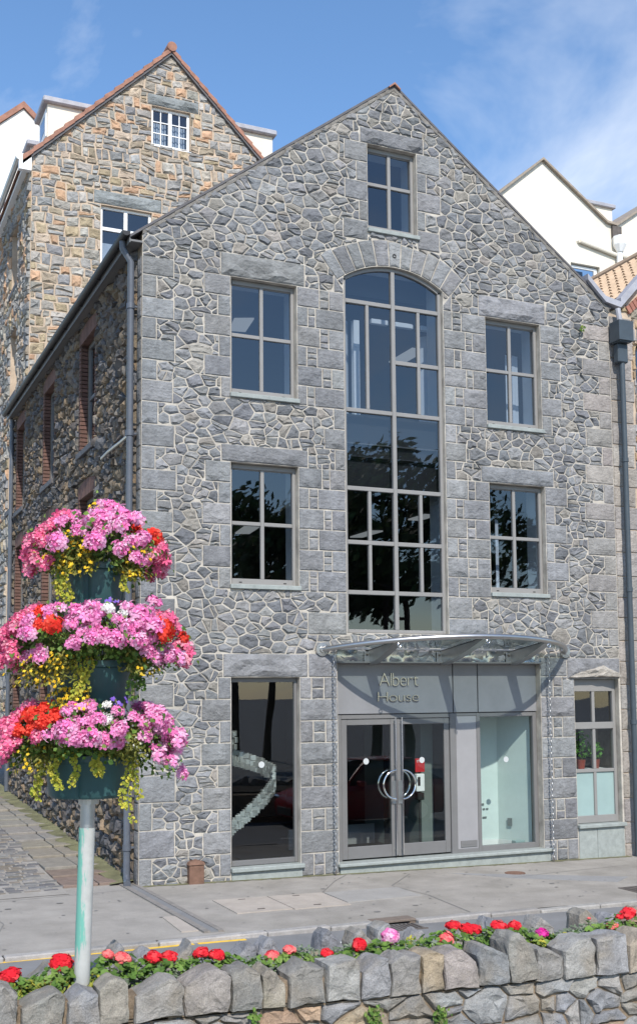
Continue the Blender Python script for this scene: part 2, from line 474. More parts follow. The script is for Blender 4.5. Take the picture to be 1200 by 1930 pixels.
def rubble(region, holes, rng, rmin, rmax, asp=1.35, minw=0.045, wsp=0.25):
    """power-diagram cells inside a convex region, cut around the holes"""
    xs = [p[0] for p in region]; ys = [p[1] for p in region]
    x0, x1, y0, y1 = min(xs), max(xs), min(ys), max(ys)
    cell = rmax; grid = {}; seeds = []
    tries = int((x1 - x0) * (y1 - y0) / (rmin * rmin / asp) * 9)
    for _ in range(tries):
        x = rng.uniform(x0 - .1, x1 + .1); y = rng.uniform(y0 - .1, y1 + .1)
        r = rmin + (rmax - rmin) * rng.random() ** 1.6
        gx, gy = int(x / cell), int(y * asp / cell); ok = True
        for i in (-1, 0, 1):
            for j in (-1, 0, 1):
                for (sx, sy, sr) in grid.get((gx + i, gy + j), ()):
                    if (sx - x) ** 2 + ((sy - y) * asp) ** 2 < (0.5 * (r + sr)) ** 2:
                        ok = False; break
                if not ok: break
            if not ok: break
        if ok:
            grid.setdefault((gx, gy), []).append((x, y, r)); seeds.append((x, y, r))
    holes_b = [(h, min(q[0] for q in h), max(q[0] for q in h), min(q[1] for q in h), max(q[1] for q in h)) for h in holes]
    out = []
    for (x, y, r) in seeds:
        gx, gy = int(x / cell), int(y * asp / cell)
        nb = []
        for i in (-2, -1, 0, 1, 2):
            for j in (-2, -1, 0, 1, 2):
                nb += grid.get((gx + i, gy + j), [])
        s = rmax * 1.5
        p = [(x - s, y - s), (x + s, y - s), (x + s, y + s), (x - s, y + s)]
        for (sx, sy, sr) in nb:
            if sx == x and sy == y: continue
            # bisector of the stretched metric, shifted by the size difference
            ax, ay = 2 * (sx - x), 2 * (sy - y) * asp * asp
            d = sx * sx - x * x + (sy * sy - y * y) * asp * asp + wsp * (r * r - sr * sr)
            l = math.hypot(ax, ay)
            p = clip(p, ax / l, ay / l, d / l)
            if len(p) < 3: break
        if len(p) < 3: continue
        for nx, ny, c in edges(region):
            p = clip(p, nx, ny, c)
            if len(p) < 3: break
        if len(p) < 3: continue
        ps = [p]
        for (h, hx0, hx1, hy0, hy1) in holes_b:
            nxt = []
            for q in ps:
                if max(t[0] for t in q) < hx0 or min(t[0] for t in q) > hx1 or max(t[1] for t in q) < hy0 or min(t[1] for t in q) > hy1 or not overlap(q, h):
                    nxt.append(q)
                else:
                    nxt += subtract(q, h)
            ps = nxt
        for q in ps:
            q = clean(q)
            if len(q) >= 3 and area(q) > 0.0022 and width(q) > minw:
                out.append(q)
    return out

def chip_cells(cells, rng, prob, square=0.0, amin=.03):
    """break some of the larger cells along a chord, as a mason fills a space with two or three stones"""
    out = []
    for p in cells:
        p = ccw(p)
        if area(p) > amin and rng.random() < prob:
            cx, cy = centroid(p); a = rng.uniform(0, math.pi)
            if rng.random() < square: a = rng.choice((0, math.pi / 2, math.pi / 2)) + rng.uniform(-.12, .12)
            nx, ny = math.cos(a), math.sin(a); w = width(p); d = nx * cx + ny * cy + rng.uniform(-.22, .22) * w
            l, r = clean(clip(p, nx, ny, d)), clean(clip(p, -nx, -ny, -d))
            if len(l) >= 3 and len(r) >= 3 and width(l) > .05 and width(r) > .05:
                out += chip_cells([l, r], rng, prob * .35, square, amin); continue
        out.append(p)
    return out

def clean(p, eps=0.006):
    q = []
    for a in p:
        if not q or math.hypot(a[0] - q[-1][0], a[1] - q[-1][1]) > eps: q.append(a)
    while len(q) > 1 and math.hypot(q[0][0] - q[-1][0], q[0][1] - q[-1][1]) < eps: q.pop()
    return q

def coursed(x0, x1, y0, y1, rng, hmin, hmax, wmin, wmax, slant=0.02):
    """rows of squarish blocks, some two courses high"""
    out = []; y = y0; taken = []
    while y < y1:
        h = rng.uniform(hmin, hmax)
        x = x0
        while x < x1:
            w = rng.uniform(wmin, wmax)
            if x + w > x1 - wmin: w = x1 - x
            def j(): return rng.uniform(-slant, slant)
            k = rng.random()
            if k < 0.22 and h > hmin * 1.25:
                s = h * rng.uniform(0.4, 0.6)
                out.append([(x, y), (x + w, y), (x + w, y + s + j()), (x, y + s + j())])
                a = out[-1]
                out.append([a[3], a[2], (x + w, y + h), (x, y + h)])
            else:
                t = min(slant * .5, w * 0.06)
                c = rng.uniform(0, t)
                out.append([(x + c, y), (x + w - rng.uniform(0, t), y), (x + w, y + h * rng.uniform(.25, .5)), (x + w - rng.uniform(0, t), y + h), (x + rng.uniform(0, t), y + h), (x, y + h * rng.uniform(.5, .75))])
            x += w
        y += h
    return out

def split_holes(polys, region, holes, minw=0.05):
    out = []
    for p in polys:
        p = ccw(p)
        for nx, ny, c in edges(region):
            p = clip(p, nx, ny, c)
            if len(p) < 3: break
        if len(p) < 3: continue
        ps = [p]
        for h in holes:
            nxt = []
            for q in ps:
                if overlap(q, h): nxt += subtract(q, h)
                else: nxt.append(q)
            ps = nxt
        out += [c for c in (clean(q) for q in ps) if len(c) >= 3 and area(c) > 0.003 and width(c) > minw]
    return out

def stone(mb, poly, F, rng, col, joint=0.014, base=0.014, relief=0.03, sub=0.10, rough=0.005, flat=False):
    """one rock-faced stone: buried rim, arris, and a chiselled face of flat facets"""
    O, U, V, Nn = F
    p = inset(ccw(poly), joint)
    p = clean(p) if len(p) >= 3 else p
    if len(p) < 3 or area(p) < 0.0008: return False
    cx, cy = centroid(p)
    ring = []
    for i in range(len(p)):
        a = p[i]; b = p[(i + 1) % len(p)]
        l = math.hypot(b[0] - a[0], b[1] - a[1])
        n = max(1, min(8, int(l / sub + 0.5)))
        for k in range(n):
            t = k / n
            rr = rough if k else rough * 0.7
            ring.append((a[0] + t * (b[0] - a[0]) + rng.uniform(-rr, rr), a[1] + t * (b[1] - a[1]) + rng.uniform(-rr, rr)))
    n = len(ring)
    size = math.sqrt(area(p))
    w = min(width(p), size)
    tx, ty = rng.uniform(-1, 1), rng.uniform(-1, 1)
    def lerp(q, d):
        l = math.hypot(q[0] - cx, q[1] - cy) + 1e-6
        k = max(0.0, 1 - d / l)
        return (cx + (q[0] - cx) * k, cy + (q[1] - cy) * k)
    rel = relief * min(1.25, 0.5 + w * 2.2)
    def h(q, amp):
        return base + rel * 0.45 + (tx * (q[0] - cx) + ty * (q[1] - cy)) / max(size, .05) * rel * 0.55 + rng.uniform(-amp, amp)
    P = lambda q, hh: O + U * q[0] + V * q[1] + Nn * hh
    vs = []; fs = []
    vs += [P(q, -0.02) for q in ring]
    b = [lerp(q, 0.006 + rng.uniform(0, 0.004)) for q in ring]
    vs += [P(q, base * rng.uniform(0.6, 1.1)) for q in b]
    if flat:
        c = [lerp(q, 0.022) for q in ring]
        vs += [P(q, base + rel * 0.25 + rng.uniform(-.002, .002)) for q in c]
    else:
        c = [lerp(q, min(w * 0.22, 0.06) * rng.uniform(0.6, 1.4)) for q in ring]
        vs += [P(q, max(base * .7, h(q, rel * 0.42))) for q in c]
    for r in (0, 1):
        for i in range(n):
            j = (i + 1) % n
            A, B, C2, D = r * n + i, r * n + j, (r + 1) * n + j, (r + 1) * n + i
            if r == 0 or flat: fs.append((A, B, C2, D))
            elif rng.random() < .5: fs += [(A, B, C2), (A, C2, D)]
            else: fs += [(A, B, D), (B, C2, D)]
    if flat or n < 5:
        fs.append(tuple(2 * n + i for i in range(n)))
    elif w * 2 < size * 1.2 or n > 11:
        # elongated or large: two ridge points
        ext = max(range(n), key=lambda i: (c[i][0] - cx) ** 2 + (c[i][1] - cy) ** 2)
        dx, dy = (c[ext][0] - cx) * 0.38, (c[ext][1] - cy) * 0.38
        k1 = len(vs)
        e1 = (cx + dx, cy + dy); e2 = (cx - dx, cy - dy)
        vs += [P(e1, h(e1, rel * 0.5)), P(e2, h(e2, rel * 0.5))]
        side = [0 if (c[i][0] - cx) * dx + (c[i][1] - cy) * dy > 0 else 1 for i in range(n)]
        for i in range(n):
            j = (i + 1) % n
            if side[i] == side[j]: fs.append((2 * n + i, 2 * n + j, k1 + side[i]))
            else: fs += [(2 * n + i, 2 * n + j, k1 + side[j]), (2 * n + i, k1 + side[j], k1 + side[i])]
    else:
        k = len(vs); vs.append(P((cx + rng.uniform(-.1, .1) * w, cy + rng.uniform(-.1, .1) * w), h((cx, cy), rel * 0.5)))
        for i in range(n):
            fs.append((2 * n + i, 2 * n + (i + 1) % n, k))
    mb.add(vs, fs, col)
    return True

def block(mb, x0, x1, y0, y1, F, rng, col, joint=0.0085, base=0.016, relief=0.02, cell=0.085, margin=0.02):
    """a dressed rectangular block with a hewn, gridded face"""
    O, U, V, Nn = F
    x0 += joint; x1 -= joint; y0 += joint; y1 -= joint
    nx = max(2, min(11, int((x1 - x0) / cell + .5))); ny = max(2, min(6, int((y1 - y0) / cell + .5)))
    xs = [x0, x0 + margin * .6] + [x0 + (x1 - x0) * i / nx for i in range(1, nx)] + [x1 - margin * .6, x1]
    ys = [y0, y0 + margin * .6] + [y0 + (y1 - y0) * i / ny for i in range(1, ny)] + [y1 - margin * .6, y1]
    W, H = len(xs), len(ys)
    ph = [rng.uniform(0, 6.28) for _ in range(4)]
    vs = []
    for j, y in enumerate(ys):
        for i, x in enumerate(xs):
            e = min(i, j, W - 1 - i, H - 1 - j)
            if e == 0: hh = base * 0.25
            elif e == 1: hh = base * rng.uniform(.8, 1.1)
            else:
                hh = base + relief * (0.5 + 0.3 * math.sin(7 * x + 4 * y + ph[0]) + 0.3 * math.sin(-5 * x + 11 * y + ph[1]) + rng.uniform(-.35, .35))
            jx = 0 if i in (0, W - 1) else rng.uniform(-.012, .012); jy = 0 if j in (0, H - 1) else rng.uniform(-.012, .012)
            if e == 1: jx *= .3; jy *= .3
            if e == 0: jx = rng.uniform(-.003, .003); jy = rng.uniform(-.003, .003)
            vs.append(O + U * (x + jx) + V * (y + jy) + Nn * hh)
    fs = []
    for j in range(H - 1):
        for i in range(W - 1):
            a, b, c, d = j * W + i, j * W + i + 1, (j + 1) * W + i + 1, (j + 1) * W + i
            if 0 < i < W - 2 and 0 < j < H - 2:
                if rng.random() < .5: fs += [(a, b, c), (a, c, d)]
                else: fs += [(a, b, d), (b, c, d)]
            else: fs.append((a, b, c, d))
    k = len(vs)
    rim = [i for i in range(W)] + [j * W + W - 1 for j in range(1, H)] + [(H - 1) * W + i for i in range(W - 2, -1, -1)] + [j * W for j in range(H - 2, 0, -1)]
    vs += [vs[i] - Nn * 0.025 for i in rim]
    for i in range(len(rim)):
        j = (i + 1) % len(rim)
        fs.append((k + i, k + j, rim[j], rim[i]))
    mb.add(vs, fs, col)

def sheet(outer, holes, F):
    """tessellated planar wall face with openings"""
    O, U, V, Nn = F
    polys = [[Vector((p[0], p[1], 0)) for p in outer]] + [[Vector((p[0], p[1], 0)) for p in h] for h in holes]
    tris = tessellate_polygon(polys)
    pts = [p for q in polys for p in q]
    vs = [O + U * p.x + V * p.y for p in pts]
    fs = []
    for t in tris:
        a, b, c = (vs[i] for i in t)
        if (b - a).cross(c - a).dot(Nn) < 0: t = (t[0], t[2], t[1])
        fs.append(tuple(t))
    return vs, fs
from mathutils import noise as mnoise
def roughen(mb, cuts, amp, freq, seed):
    """split every facet and push the points about with fractal noise: weathered rock"""
    bm = bmesh.new()
    vv = [bm.verts.new(p) for p in mb.v]
    for f in mb.f:
        try: bm.faces.new([vv[i] for i in f])
        except ValueError: pass
    bmesh.ops.triangulate(bm, faces=bm.faces[:])
    bmesh.ops.subdivide_edges(bm, edges=bm.edges[:], cuts=cuts, use_grid_fill=True)
    bm.normal_update()
    off = Vector((seed * 3.1, seed * 1.7, 0))
    mv = [(v, v.normal.copy()) for v in bm.verts]
    for v, n in mv:
        q = v.co * freq + off
        d = mnoise.fractal(q, 1.0, 2.1, 3) * amp + abs(mnoise.noise(q * 2.7)) * amp * .5
        d += mnoise.noise(q * 3.4) * amp * .35
        v.co += n * d
    bm.verts.index_update()
    mb.v = [tuple(v.co) for v in bm.verts]; mb.f = [tuple(v.index for v in f.verts) for f in bm.faces]
    mb.c = [mb.c[0]] * len(mb.v)
    bm.free()
def rect(x0, x1, y0, y1):
    return [(x0, y0), (x1, y0), (x1, y1), (x0, y1)]
X, Y, Z = Vector((1, 0, 0)), Vector((0, 1, 0)), Vector((0, 0, 1))
O0 = Vector((0, 0, 0))

# ================================================================== GROUND
def gz(x):                      # the street falls gently to the right
    return -0.016 * min(max(x, 0.0), 22.0)

RO = .06                        # kerb height
# the road and everything around as one sheet
g = MB()
xs = [-400, -60, -12, 0, 4, 9, 14, 22, 60, 400]
ys = [-400, -60, -20, -8.3, -3.70]
for i in range(len(xs) - 1):
    for j in range(len(ys) - 1):
        a, b, c, d = xs[i], xs[i + 1], ys[j], ys[j + 1]
        g.add([(a, c, gz(a) - RO), (b, c, gz(b) - RO), (b, d, gz(b) - RO), (a, d, gz(a) - RO)], [(0, 1, 2, 3)])
# the same sheet runs on under the buildings
for i in range(len(xs) - 1):
    a, b = xs[i], xs[i + 1]
    g.add([(a, -3.70, gz(a) - RO), (b, -3.70, gz(b) - RO), (b, 400, gz(b) - .5), (a, 400, gz(a) - .5)], [(0, 1, 2, 3)])
road = g.build('road', M['asphalt']); tag(road, kind='structure')

g = MB()
KY = -3.56
px_ = [-40, -12, -6, -3, 0, 1, 3, 5, 7, 9, 12, 16, 22, 60]
for i in range(len(px_) - 1):
    a, b = px_[i], px_[i + 1]
    g.add([(a, KY, gz(a) - .015), (b, KY, gz(b) - .015), (b, 0.35, gz(b) + .004), (a, 0.35, gz(a) + .004)], [(0, 1, 2, 3)])
pave = g.build('pavement', M['pavement']); tag(pave, kind='structure')

rng = random.Random(5)
x = -9.0
while x < 14:
    l = rng.uniform(0.75, 1.35)
    if 2.02 - l < x < 2.0: l = 2.02 - x
    if abs(x - 2.02) < .01:
        x = 2.62; continue
    k = MB()
    c = jit((0.30, 0.285, 0.265), rng, .16)
    k.bbox(0, l - .012, -.145, 0, -.16, 0.004, .014, c)
    z = gz(x + l / 2) - .012 + rng.uniform(-.006, .006)
    k.v = [(p[0] + x, p[1] + KY + rng.uniform(-.004, .004), p[2] + z) for p in k.v]
    k.build('kerb_stone', M['kerb'], pave)
    x += l

# lane climbing along the left side of the building
g = MB()
def lz(y): return 0.037 * max(y, 0.0)
lane_e = -1.05
for (xa, xb) in ((-9, -4.5), (-4.5, lane_e)):
    for j in range(0, 24):
        ya, yb = j * 1.5 - .2, j * 1.5 + 1.3
        g.add([(xa, ya, lz(ya) + .008), (xb, ya, lz(ya) + .008), (xb, yb, lz(yb) + .008), (xa, yb, lz(yb) + .008)], [(0, 1, 2, 3)])
lane = g.build('lane', M['pavement']); tag(lane, kind='structure')
# rows of setts on the lane: each near sett a piece, the far ones joined
rng = random.Random(8)
far = MB(); ns = 0
y = 0.12
while y < 22:
    d = rng.uniform(.10, .15)
    xx = -4.4 + rng.uniform(-.1, .1)
    while xx < lane_e - .12:
        w = rng.uniform(.16, .30)
        c = jit(rng.choice([(.155, .15, .145), (.20, .19, .18), (.125, .122, .125), (.19, .165, .135)]), rng, .22)
        k = MB() if (y < 3.4 and xx > -3.1 and ns < 160) else far
        z0 = lz(y) + rng.uniform(.016, .030); zt = z0 + rng.uniform(-.008, .008)
        xb = xx + w - .02; yb = y + d - .018
        vs = [(xx, y, z0 - .05), (xb, y, z0 - .05), (xb, yb, z0 - .05), (xx, yb, z0 - .05),
              (xx + .014, y + .012, z0), (xb - .014, y + .012, zt), (xb - .014, yb - .012, zt), (xx + .014, yb - .012, z0)]
        k.add(vs, [(0, 1, 5, 4), (1, 2, 6, 5), (2, 3, 7, 6), (3, 0, 4, 7), (4, 5, 6, 7)], c)
        if k is not far:
            k.build('sett', M['sett'], lane); ns += 1
        xx += w
    y += d
tag(far.build('sett_paving', M['sett'], lane), kind='stuff')
# flagstones between the setts and the wall
y = 0.3; rng = random.Random(11)
while y < 15:
    d = rng.uniform(.55, 1.1)
    k = MB()
    c = jit(rng.choice([(.25, .235, .21), (.22, .205, .175), (.235, .21, .17), (.20, .15, .12)]), rng, .12)
    for (xa, xb) in ((lane_e + .02, -.52), (-.50, -.14)):
        z = lz(y + d / 2) + .012
        k.bbox(xa, xb, y + .01, y + d - .01, z - .06, z + rng.uniform(.0, .012), .008, c)
    k.build('flagstone', M['kerb'], lane)
    y += d
g = MB()
for j in range(0, 40):
    ya, yb = .2 + j * .35, .55 + j * .35
    a = rng.uniform(.12, .22); b = rng.uniform(.12, .22)
    g.add([(-.16 - a, ya, lz(ya) + .02), (-.0, ya, lz(ya) + .055), (-.0, yb, lz(yb) + .055), (-.16 - b, yb, lz(yb) + .02)], [(0, 1, 2, 3)])
tag(g.build('moss_edge', M['moss'], lane), kind='stuff')

# the drain channel from the downpipe foot across the pavement
g = MB()
a0, a1 = Vector((-.10, .28, 0)), Vector((0.0, -3.45, 0))
def strip(o0, o1, z, m, name):
    q = MB()
    q.prism([(a0.x + o0, a0.y, z), (a0.x + o1, a0.y, z), (a1.x + o1, a1.y, z - .012), (a1.x + o0, a1.y, z - .012)], (0, 0, -.05), (.22, .2, .18))
    return q.build(name, m, pave)
strip(-.13, -.05, .022, M['kerb'], 'channel_edge')
strip(-.05, .05, .012, M['asphalt'], 'channel_bed')
strip(.05, .12, .020, M['kerb'], 'channel_edge')
q = MB(); q.prism([(-.36, -3.3, .0), (-.15, -3.3, .0), (-.16, -2.35, .003), (-.32, -2.35, .003)], (0, 0, -.04)); q.build('paving_slab', M['slab'], pave)
q = MB()
for (xa, xb) in ((.63, 1.42), (1.435, 2.27)):
    q2 = MB(); q2.prism([(xa, -2.5, gz(xa) + .004), (xb, -2.46, gz(xb) + .004), (xb, -1.5, gz(xb) + .009), (xa, -1.5, gz(xa) + .009)], (0, 0, -.04))
    s = q2.build('hatch_slab', M['slab'], pave)
    q3 = MB()
    for yy in (-1.62, -2.36): q3.box(xa + .34, xa + .44, yy, yy + .03, gz(xa + .4) + .0, gz(xa + .4) + .012)
    q3.build('lift_slot', M['iron'], s)
q2 = MB(); q2.prism([(2.3, -2.3, gz(2.3) + .002), (3.5, -2.2, gz(3.5) + .002), (3.5, -1.45, gz(3.5) + .007), (2.3, -1.5, gz(2.3) + .007)], (0, 0, -.03))
q2.build('tarmac_patch', mat('pale_tarmac_patch', (.30, .285, .265), .93, vary=.1, vscale=3, bump=.3, bscale=100, fine=.1), pave)
q2 = MB(); q2.prism([(4.9, -.55, gz(5) + .006), (7.4, -1.9, gz(7.4) - .001), (6.9, -2.25, gz(6.9) - .003), (5.6, -1.35, gz(5.6) + .001)], (0, 0, -.02))
q2.build('tarmac_patch', mat('grey_tarmac_patch', (.255, .25, .245), .93, vary=.1, vscale=3, bump=.3, bscale=100, fine=.12), pave)
q2 = MB(); q2.lathe([(.165, -.03), (.165, .006), (.15, .010), (.12, .007)], 24, (5.91, -.95, gz(5.9) + .0))
o = q2.build('manhole_cover', M['rust']); tag(o, 'small round rusty inspection cover in the pavement before the shop window', 'manhole cover')
q2 = MB(); q2.bbox(6.55, 7.3, -3.15, -2.68, gz(7) - .03, gz(7) + .004, .006); 
for i in range(6): q2.box(6.62 + i * .11, 6.69 + i * .11, -3.1, -2.73, gz(7), gz(7) + .009)
o = q2.build('manhole_cover', M['iron']); tag(o, 'dark ribbed iron cover in the pavement near the kerb at right', 'manhole cover')
dr = thing('kerb_drain', 'brown kerb inlet with a dark slot under a flat stone, set in the kerb line', 'drain', (2.32, -3.6, -.1))
q2 = MB(); zt_ = gz(2.3) - .012; q2.bbox(2.03, 2.61, -3.64, -3.42, zt_ - .025, zt_ + .006, .006, (.17, .135, .11)); q2.bbox(2.03, 2.11, -3.63, -3.42, zt_ - .12, zt_ - .027, .006, (.17, .13, .10)); q2.bbox(2.53, 2.61, -3.63, -3.42, zt_ - .12, zt_ - .027, .006, (.17, .13, .10))
q2.build('stone_lintel', M['kerb'], dr)
q2 = MB(); q2.box(2.11, 2.53, -3.57, -3.42, zt_ - .12, zt_ - .027); q2.build('slot', M['rubber'], dr)
q2 = MB(); zg_ = gz(2.3) - RO
for i in range(9): q2.box(2.06 + i * .058, 2.09 + i * .058, -3.98, -3.66, zg_ - .02, zg_ + .008)
q2.box(2.04, 2.58, -4.01, -3.98, zg_ - .02, zg_ + .01); q2.build('grate', M['iron'], dr)
q2 = MB()
for (a, b) in ((-6, -2.9), (-2.86, -1.4), (-1.3, -.35), (-.3, .28)):
    ya, yb = -3.68 - .03 * max(a + 2.4, -1), -3.68 - .03 * max(b + 2.4, -1); q2.prism([(a, ya - .035, gz(a) - RO + .004), (b, yb - .035, gz(b) - RO + .004), (b, yb + .035, gz(b) - RO + .004), (a, ya + .035, gz(a) - RO + .004)], (0, 0, -.003))
tag(q2.build('yellow_road_line', M['yellow_line']), kind='structure')
q2 = MB()
for (a, b, y) in ((1.05, 1.3, -4.35), (.6, .72, -4.45), (5.2, 5.8, -4.9), (5.9, 6.25, -5.05), (4.2, 4.6, -4.75)):
    q2.prism([(a, y, gz(a) - RO + .004), (b, y - .05, gz(b) - RO + .004), (b, y + .04, gz(b) - RO + .004), (a, y + .08, gz(a) - RO + .004)], (0, 0, -.003))
tag(q2.build('white_road_marking', M['white_line']), kind='structure')

q2 = MB(); rng = random.Random(13)
for _ in range(150):
    x, y = rng.uniform(-3, 8.5), rng.uniform(-3.4, -.15); r = rng.uniform(.008, .022) * (2.2 if rng.random() < .08 else 1)
    z = gz(x) + .004 - .019 * (-y / 3.56) + .0055
    q2.add([(x + r * math.cos(k * 1.0472) * 1.3, y + r * math.sin(k * 1.0472), z) for k in range(6)], [(0, 1, 2, 3, 4, 5)])
tag(q2.build('gum_spots', M['tar'], pave), kind='stuff')
q2 = MB(); rng = random.Random(12)
for i in range(60):
    a, b = -.05 + i * .15, .10 + i * .15
    q2.add([(a, -.06 - rng.uniform(.02, .09), gz(a) + .006), (b, -.06 - rng.uniform(.02, .09), gz(b) + .006), (b, .02, gz(b) + .008), (a, .02, gz(a) + .008)], [(0, 1, 2, 3)])
tag(q2.build('wall_foot_dirt', M['moss'], pave), kind='stuff')
for pts in ([(-6, -.55), (-3.2, -.42), (-.15, -.25)], [(3.5, -3.5), (3.62, -2.2), (3.5, -1.3), (4.3, -.4)], [(5.6, -1.35), (6.4, -1.15), (8.2, -.9)], [(2.27, -1.5), (2.9, -.6), (3.3, -.15)], [(-2.6, -3.4), (-2.2, -1.9), (-2.35, -.5)]):
    q2 = MB()
    for (xa, ya), (xb, yb) in zip(pts[:-1], pts[1:]):
        d = Vector((-(yb - ya), xb - xa, 0)).normalized() * .0055
        za, zb_ = gz(xa) + .0035 - .019 * min(1, max(0, -ya / 3.56)), gz(xb) + .0035 - .019 * min(1, max(0, -yb / 3.56))
        q2.add([(xa - d.x, ya - d.y, za + .006), (xb - d.x, yb - d.y, zb_ + .006), (xb + d.x, yb + d.y, zb_ + .006), (xa + d.x, ya + d.y, za + .006)], [(0, 1, 2, 3)])
    q2.build('tar_joint', M['tar'], pave)

# ================================================================== MAIN STONE BUILDING
W_, APX, APZ, EL, ER = 8.90, 4.42, 13.26, 9.95, 9.92
F0 = (O0, X, Z, -Y)
facade = [(0, -.12), (W_, -.30), (W_, ER), (APX, APZ), (0, EL)]
house = thing('stone_building', 'grey stone gabled office building with tall arched window and glass entrance canopy', 'building', (4.45, 0, 0))

ARC_C, ARC_R = (4.38, 8.33), 1.70
def arc_pts(r, a0, a1, n):
    return [(ARC_C[0] + r * math.sin(a0 + (a1 - a0) * i / n), ARC_C[1] + r * math.cos(a0 + (a1 - a0) * i / n)) for i in range(n + 1)]
ah = math.asin(.95 / ARC_R)
zs = ARC_C[1] + ARC_R * math.cos(ah)
big_hole = [(3.43, 3.78), (5.33, 3.78)] + arc_pts(ARC_R, ah, -ah, 14)
WIN = [
    dict(n='UL', x0=1.44, x1=2.58, z0=7.55, z1=9.44, tr=8.53, lin=(1.27, 2.72, 9.44, 9.82), lab='upper'),
    dict(n='LM', x0=1.44, x1=2.59, z0=4.51, z1=6.44, tr=5.49, lin=(1.28, 2.76, 6.44, 6.72)),
    dict(n='RU', x0=6.19, x1=7.34, z0=7.48, z1=9.41, tr=8.49, lin=(6.05, 7.46, 9.41, 9.80)),
    dict(n='RM', x0=6.20, x1=7.36, z0=4.52, z1=6.445, tr=5.50, lin=(6.04, 7.56, 6.445, 6.73)),
    dict(n='TOP', x0=3.90, x1=4.85, z0=10.65, z1=12.14, tr=11.49, lin=(3.76, 4.99, 12.14, 12.42)),
]
holes_w = [rect(w['x0'], w['x1'], w['z0'], w['z1']) for w in WIN]
LG = rect(1.44, 2.59, .10, 3.06)
RG = rect(7.88, 8.86, .46, 3.02)
DOOR = rect(3.25, 7.16, -.06, 3.30)
openings = holes_w + [big_hole, LG, RG, DOOR]

# --- front wall: mortar face with the openings and their reveals
fw_ = MB()
vs, fs = sheet(facade, openings, F0)
fw_.add(vs, fs)
def reveal(mb, hole, depth):
    n = len(hole)
    for i in range(n):
        a, b = hole[i], hole[(i + 1) % n]
        mb.add([(a[0], 0, a[1]), (b[0], 0, b[1]), (b[0], depth, b[1]), (a[0], depth, a[1])], [(0, 1, 2, 3)])
for h in openings: reveal(fw_, h, .17)
front = fw_.build('front_wall', M['mortar'], house)

# --- dressed stones
GREY = [(.222, .224, .226), (.24, .242, .243), (.206, .209, .213), (.255, .255, .252), (.23, .229, .224)]
PINK = [(.27, .255, .24), (.29, .265, .245), (.25, .24, .232)]
rng = random.Random(21)
ash = []          # (name, polygon)
def ab(name, x0, x1, y0, y1, pal=GREY):
    if x1 - x0 > .05 and y1 - y0 > .05: ash.append((name, rect(x0, x1, y0, y1), pal))
H = .335
z = .0; i = 0
edges_l = [0.0]
while z < 9.55:
    h = (.40 if z < 1.2 else H) + rng.uniform(-.02, .02)
    edges_l.append(min(z + h, 9.56)); z += h
if edges_l[-1] - edges_l[-2] < .15: edges_l.pop(-2)
for i in range(len(edges_l) - 1):
    wide = (len(edges_l) - i) % 2 == 0
    a, b = edges_l[i], edges_l[i + 1]
    if i == 0: a = -.03
    ab('quoin', .0, (.52 if wide else .22) + rng.uniform(-.03, .04), a, b)
    # right-hand corner (above the ground floor window)
    if a > 3.42: ab('quoin', W_ - ((.62 if wide else .24) + rng.uniform(-.03, .05)), W_ - .005, a, b, PINK)
def jambs(x, side, z0, z1, first, wide=.45, nar=.19, lim=None, name='jamb_stone'):
    n = max(1, round((z1 - z0) / H)); h = (z1 - z0) / n
    for i in range(n):
        w = wide if (i % 2 == 0) == first else nar
        w += rng.uniform(-.03, .03)
        t = z1 - i * h
        if side < 0: ab(name, x - w, x - .002, t - h, t)
        else: ab(name, x + .002, x + w, t - h, t)
for w in WIN:
    ab('lintel', *w['lin'])
ab('lintel', 1.31, 2.73, 3.06, 3.43); ab('jamb_stone', 2.74, 3.245, 3.06, 3.44)
ab('lintel', 7.73, 8.895, 3.02, 3.40)
jambs(1.44, -1, 7.46, 9.44, True); jambs(1.44, -1, 4.43, 6.44, True)
jambs(1.44, -1, .05, 3.06, False)
jambs(3.90, -1, 10.42, 12.14, True); jambs(4.85, 1, 10.42, 12.14, True)
jambs(7.34, 1, 7.40, 9.41, True); jambs(7.36, 1, 4.42, 6.445, True)
def between(xa, xb, z0, z1, first):
    """courses filling the strip between two openings: wide + snecks + narrow, alternating"""
    n = max(1, round((z1 - z0) / H)); h = (z1 - z0) / n
    for i in range(n):
        t = z1 - i * h; b = t - h
        s = rng.uniform(.13, .19); W = xb - xa
        wa = (.43 if (i % 2 == 0) == first else .20) + rng.uniform(-.03, .03)
        if W < .7: wa = .22
        ab('jamb_stone', xa + .002, xa + wa, b, t); ab('jamb_stone', xa + wa + s, xb - .002, b, t)
        k = rng.choice((2, 2, 3)); e = [b] + sorted(b + h * (q + rng.uniform(.25, .75)) / k for q in range(k - 1)) + [t]
        e = [b] + [b + h * (q + 1 + rng.uniform(-.2, .2)) / k for q in range(k - 1)] + [t]
        for q in range(k): ab('sneck_stone', xa + wa, xa + wa + s, e[q], e[q + 1])
between(2.58, 3.43, 7.46, 9.44, True); between(2.59, 3.43, 4.43, 6.44, True)
between(5.33, 6.19, 7.40, 9.41, False); between(5.33, 6.20, 4.42, 6.445, True)
jambs(3.43, -1, 9.44, zs + .02, False); jambs(5.33, 1, 9.41, zs + .02, False)
jambs(3.43, -1, 6.44, 7.46, False, .40, .20); jambs(5.33, 1, 6.445, 7.40, False, .40, .20)
jambs(3.43, -1, 4.10, 4.43, False); jambs(5.33, 1, 4.05, 4.42, True)
ab('jamb_stone', 2.74, 3.425, 3.74, 4.10); ab('jamb_stone', 5.335, 6.12, 3.74, 4.05)
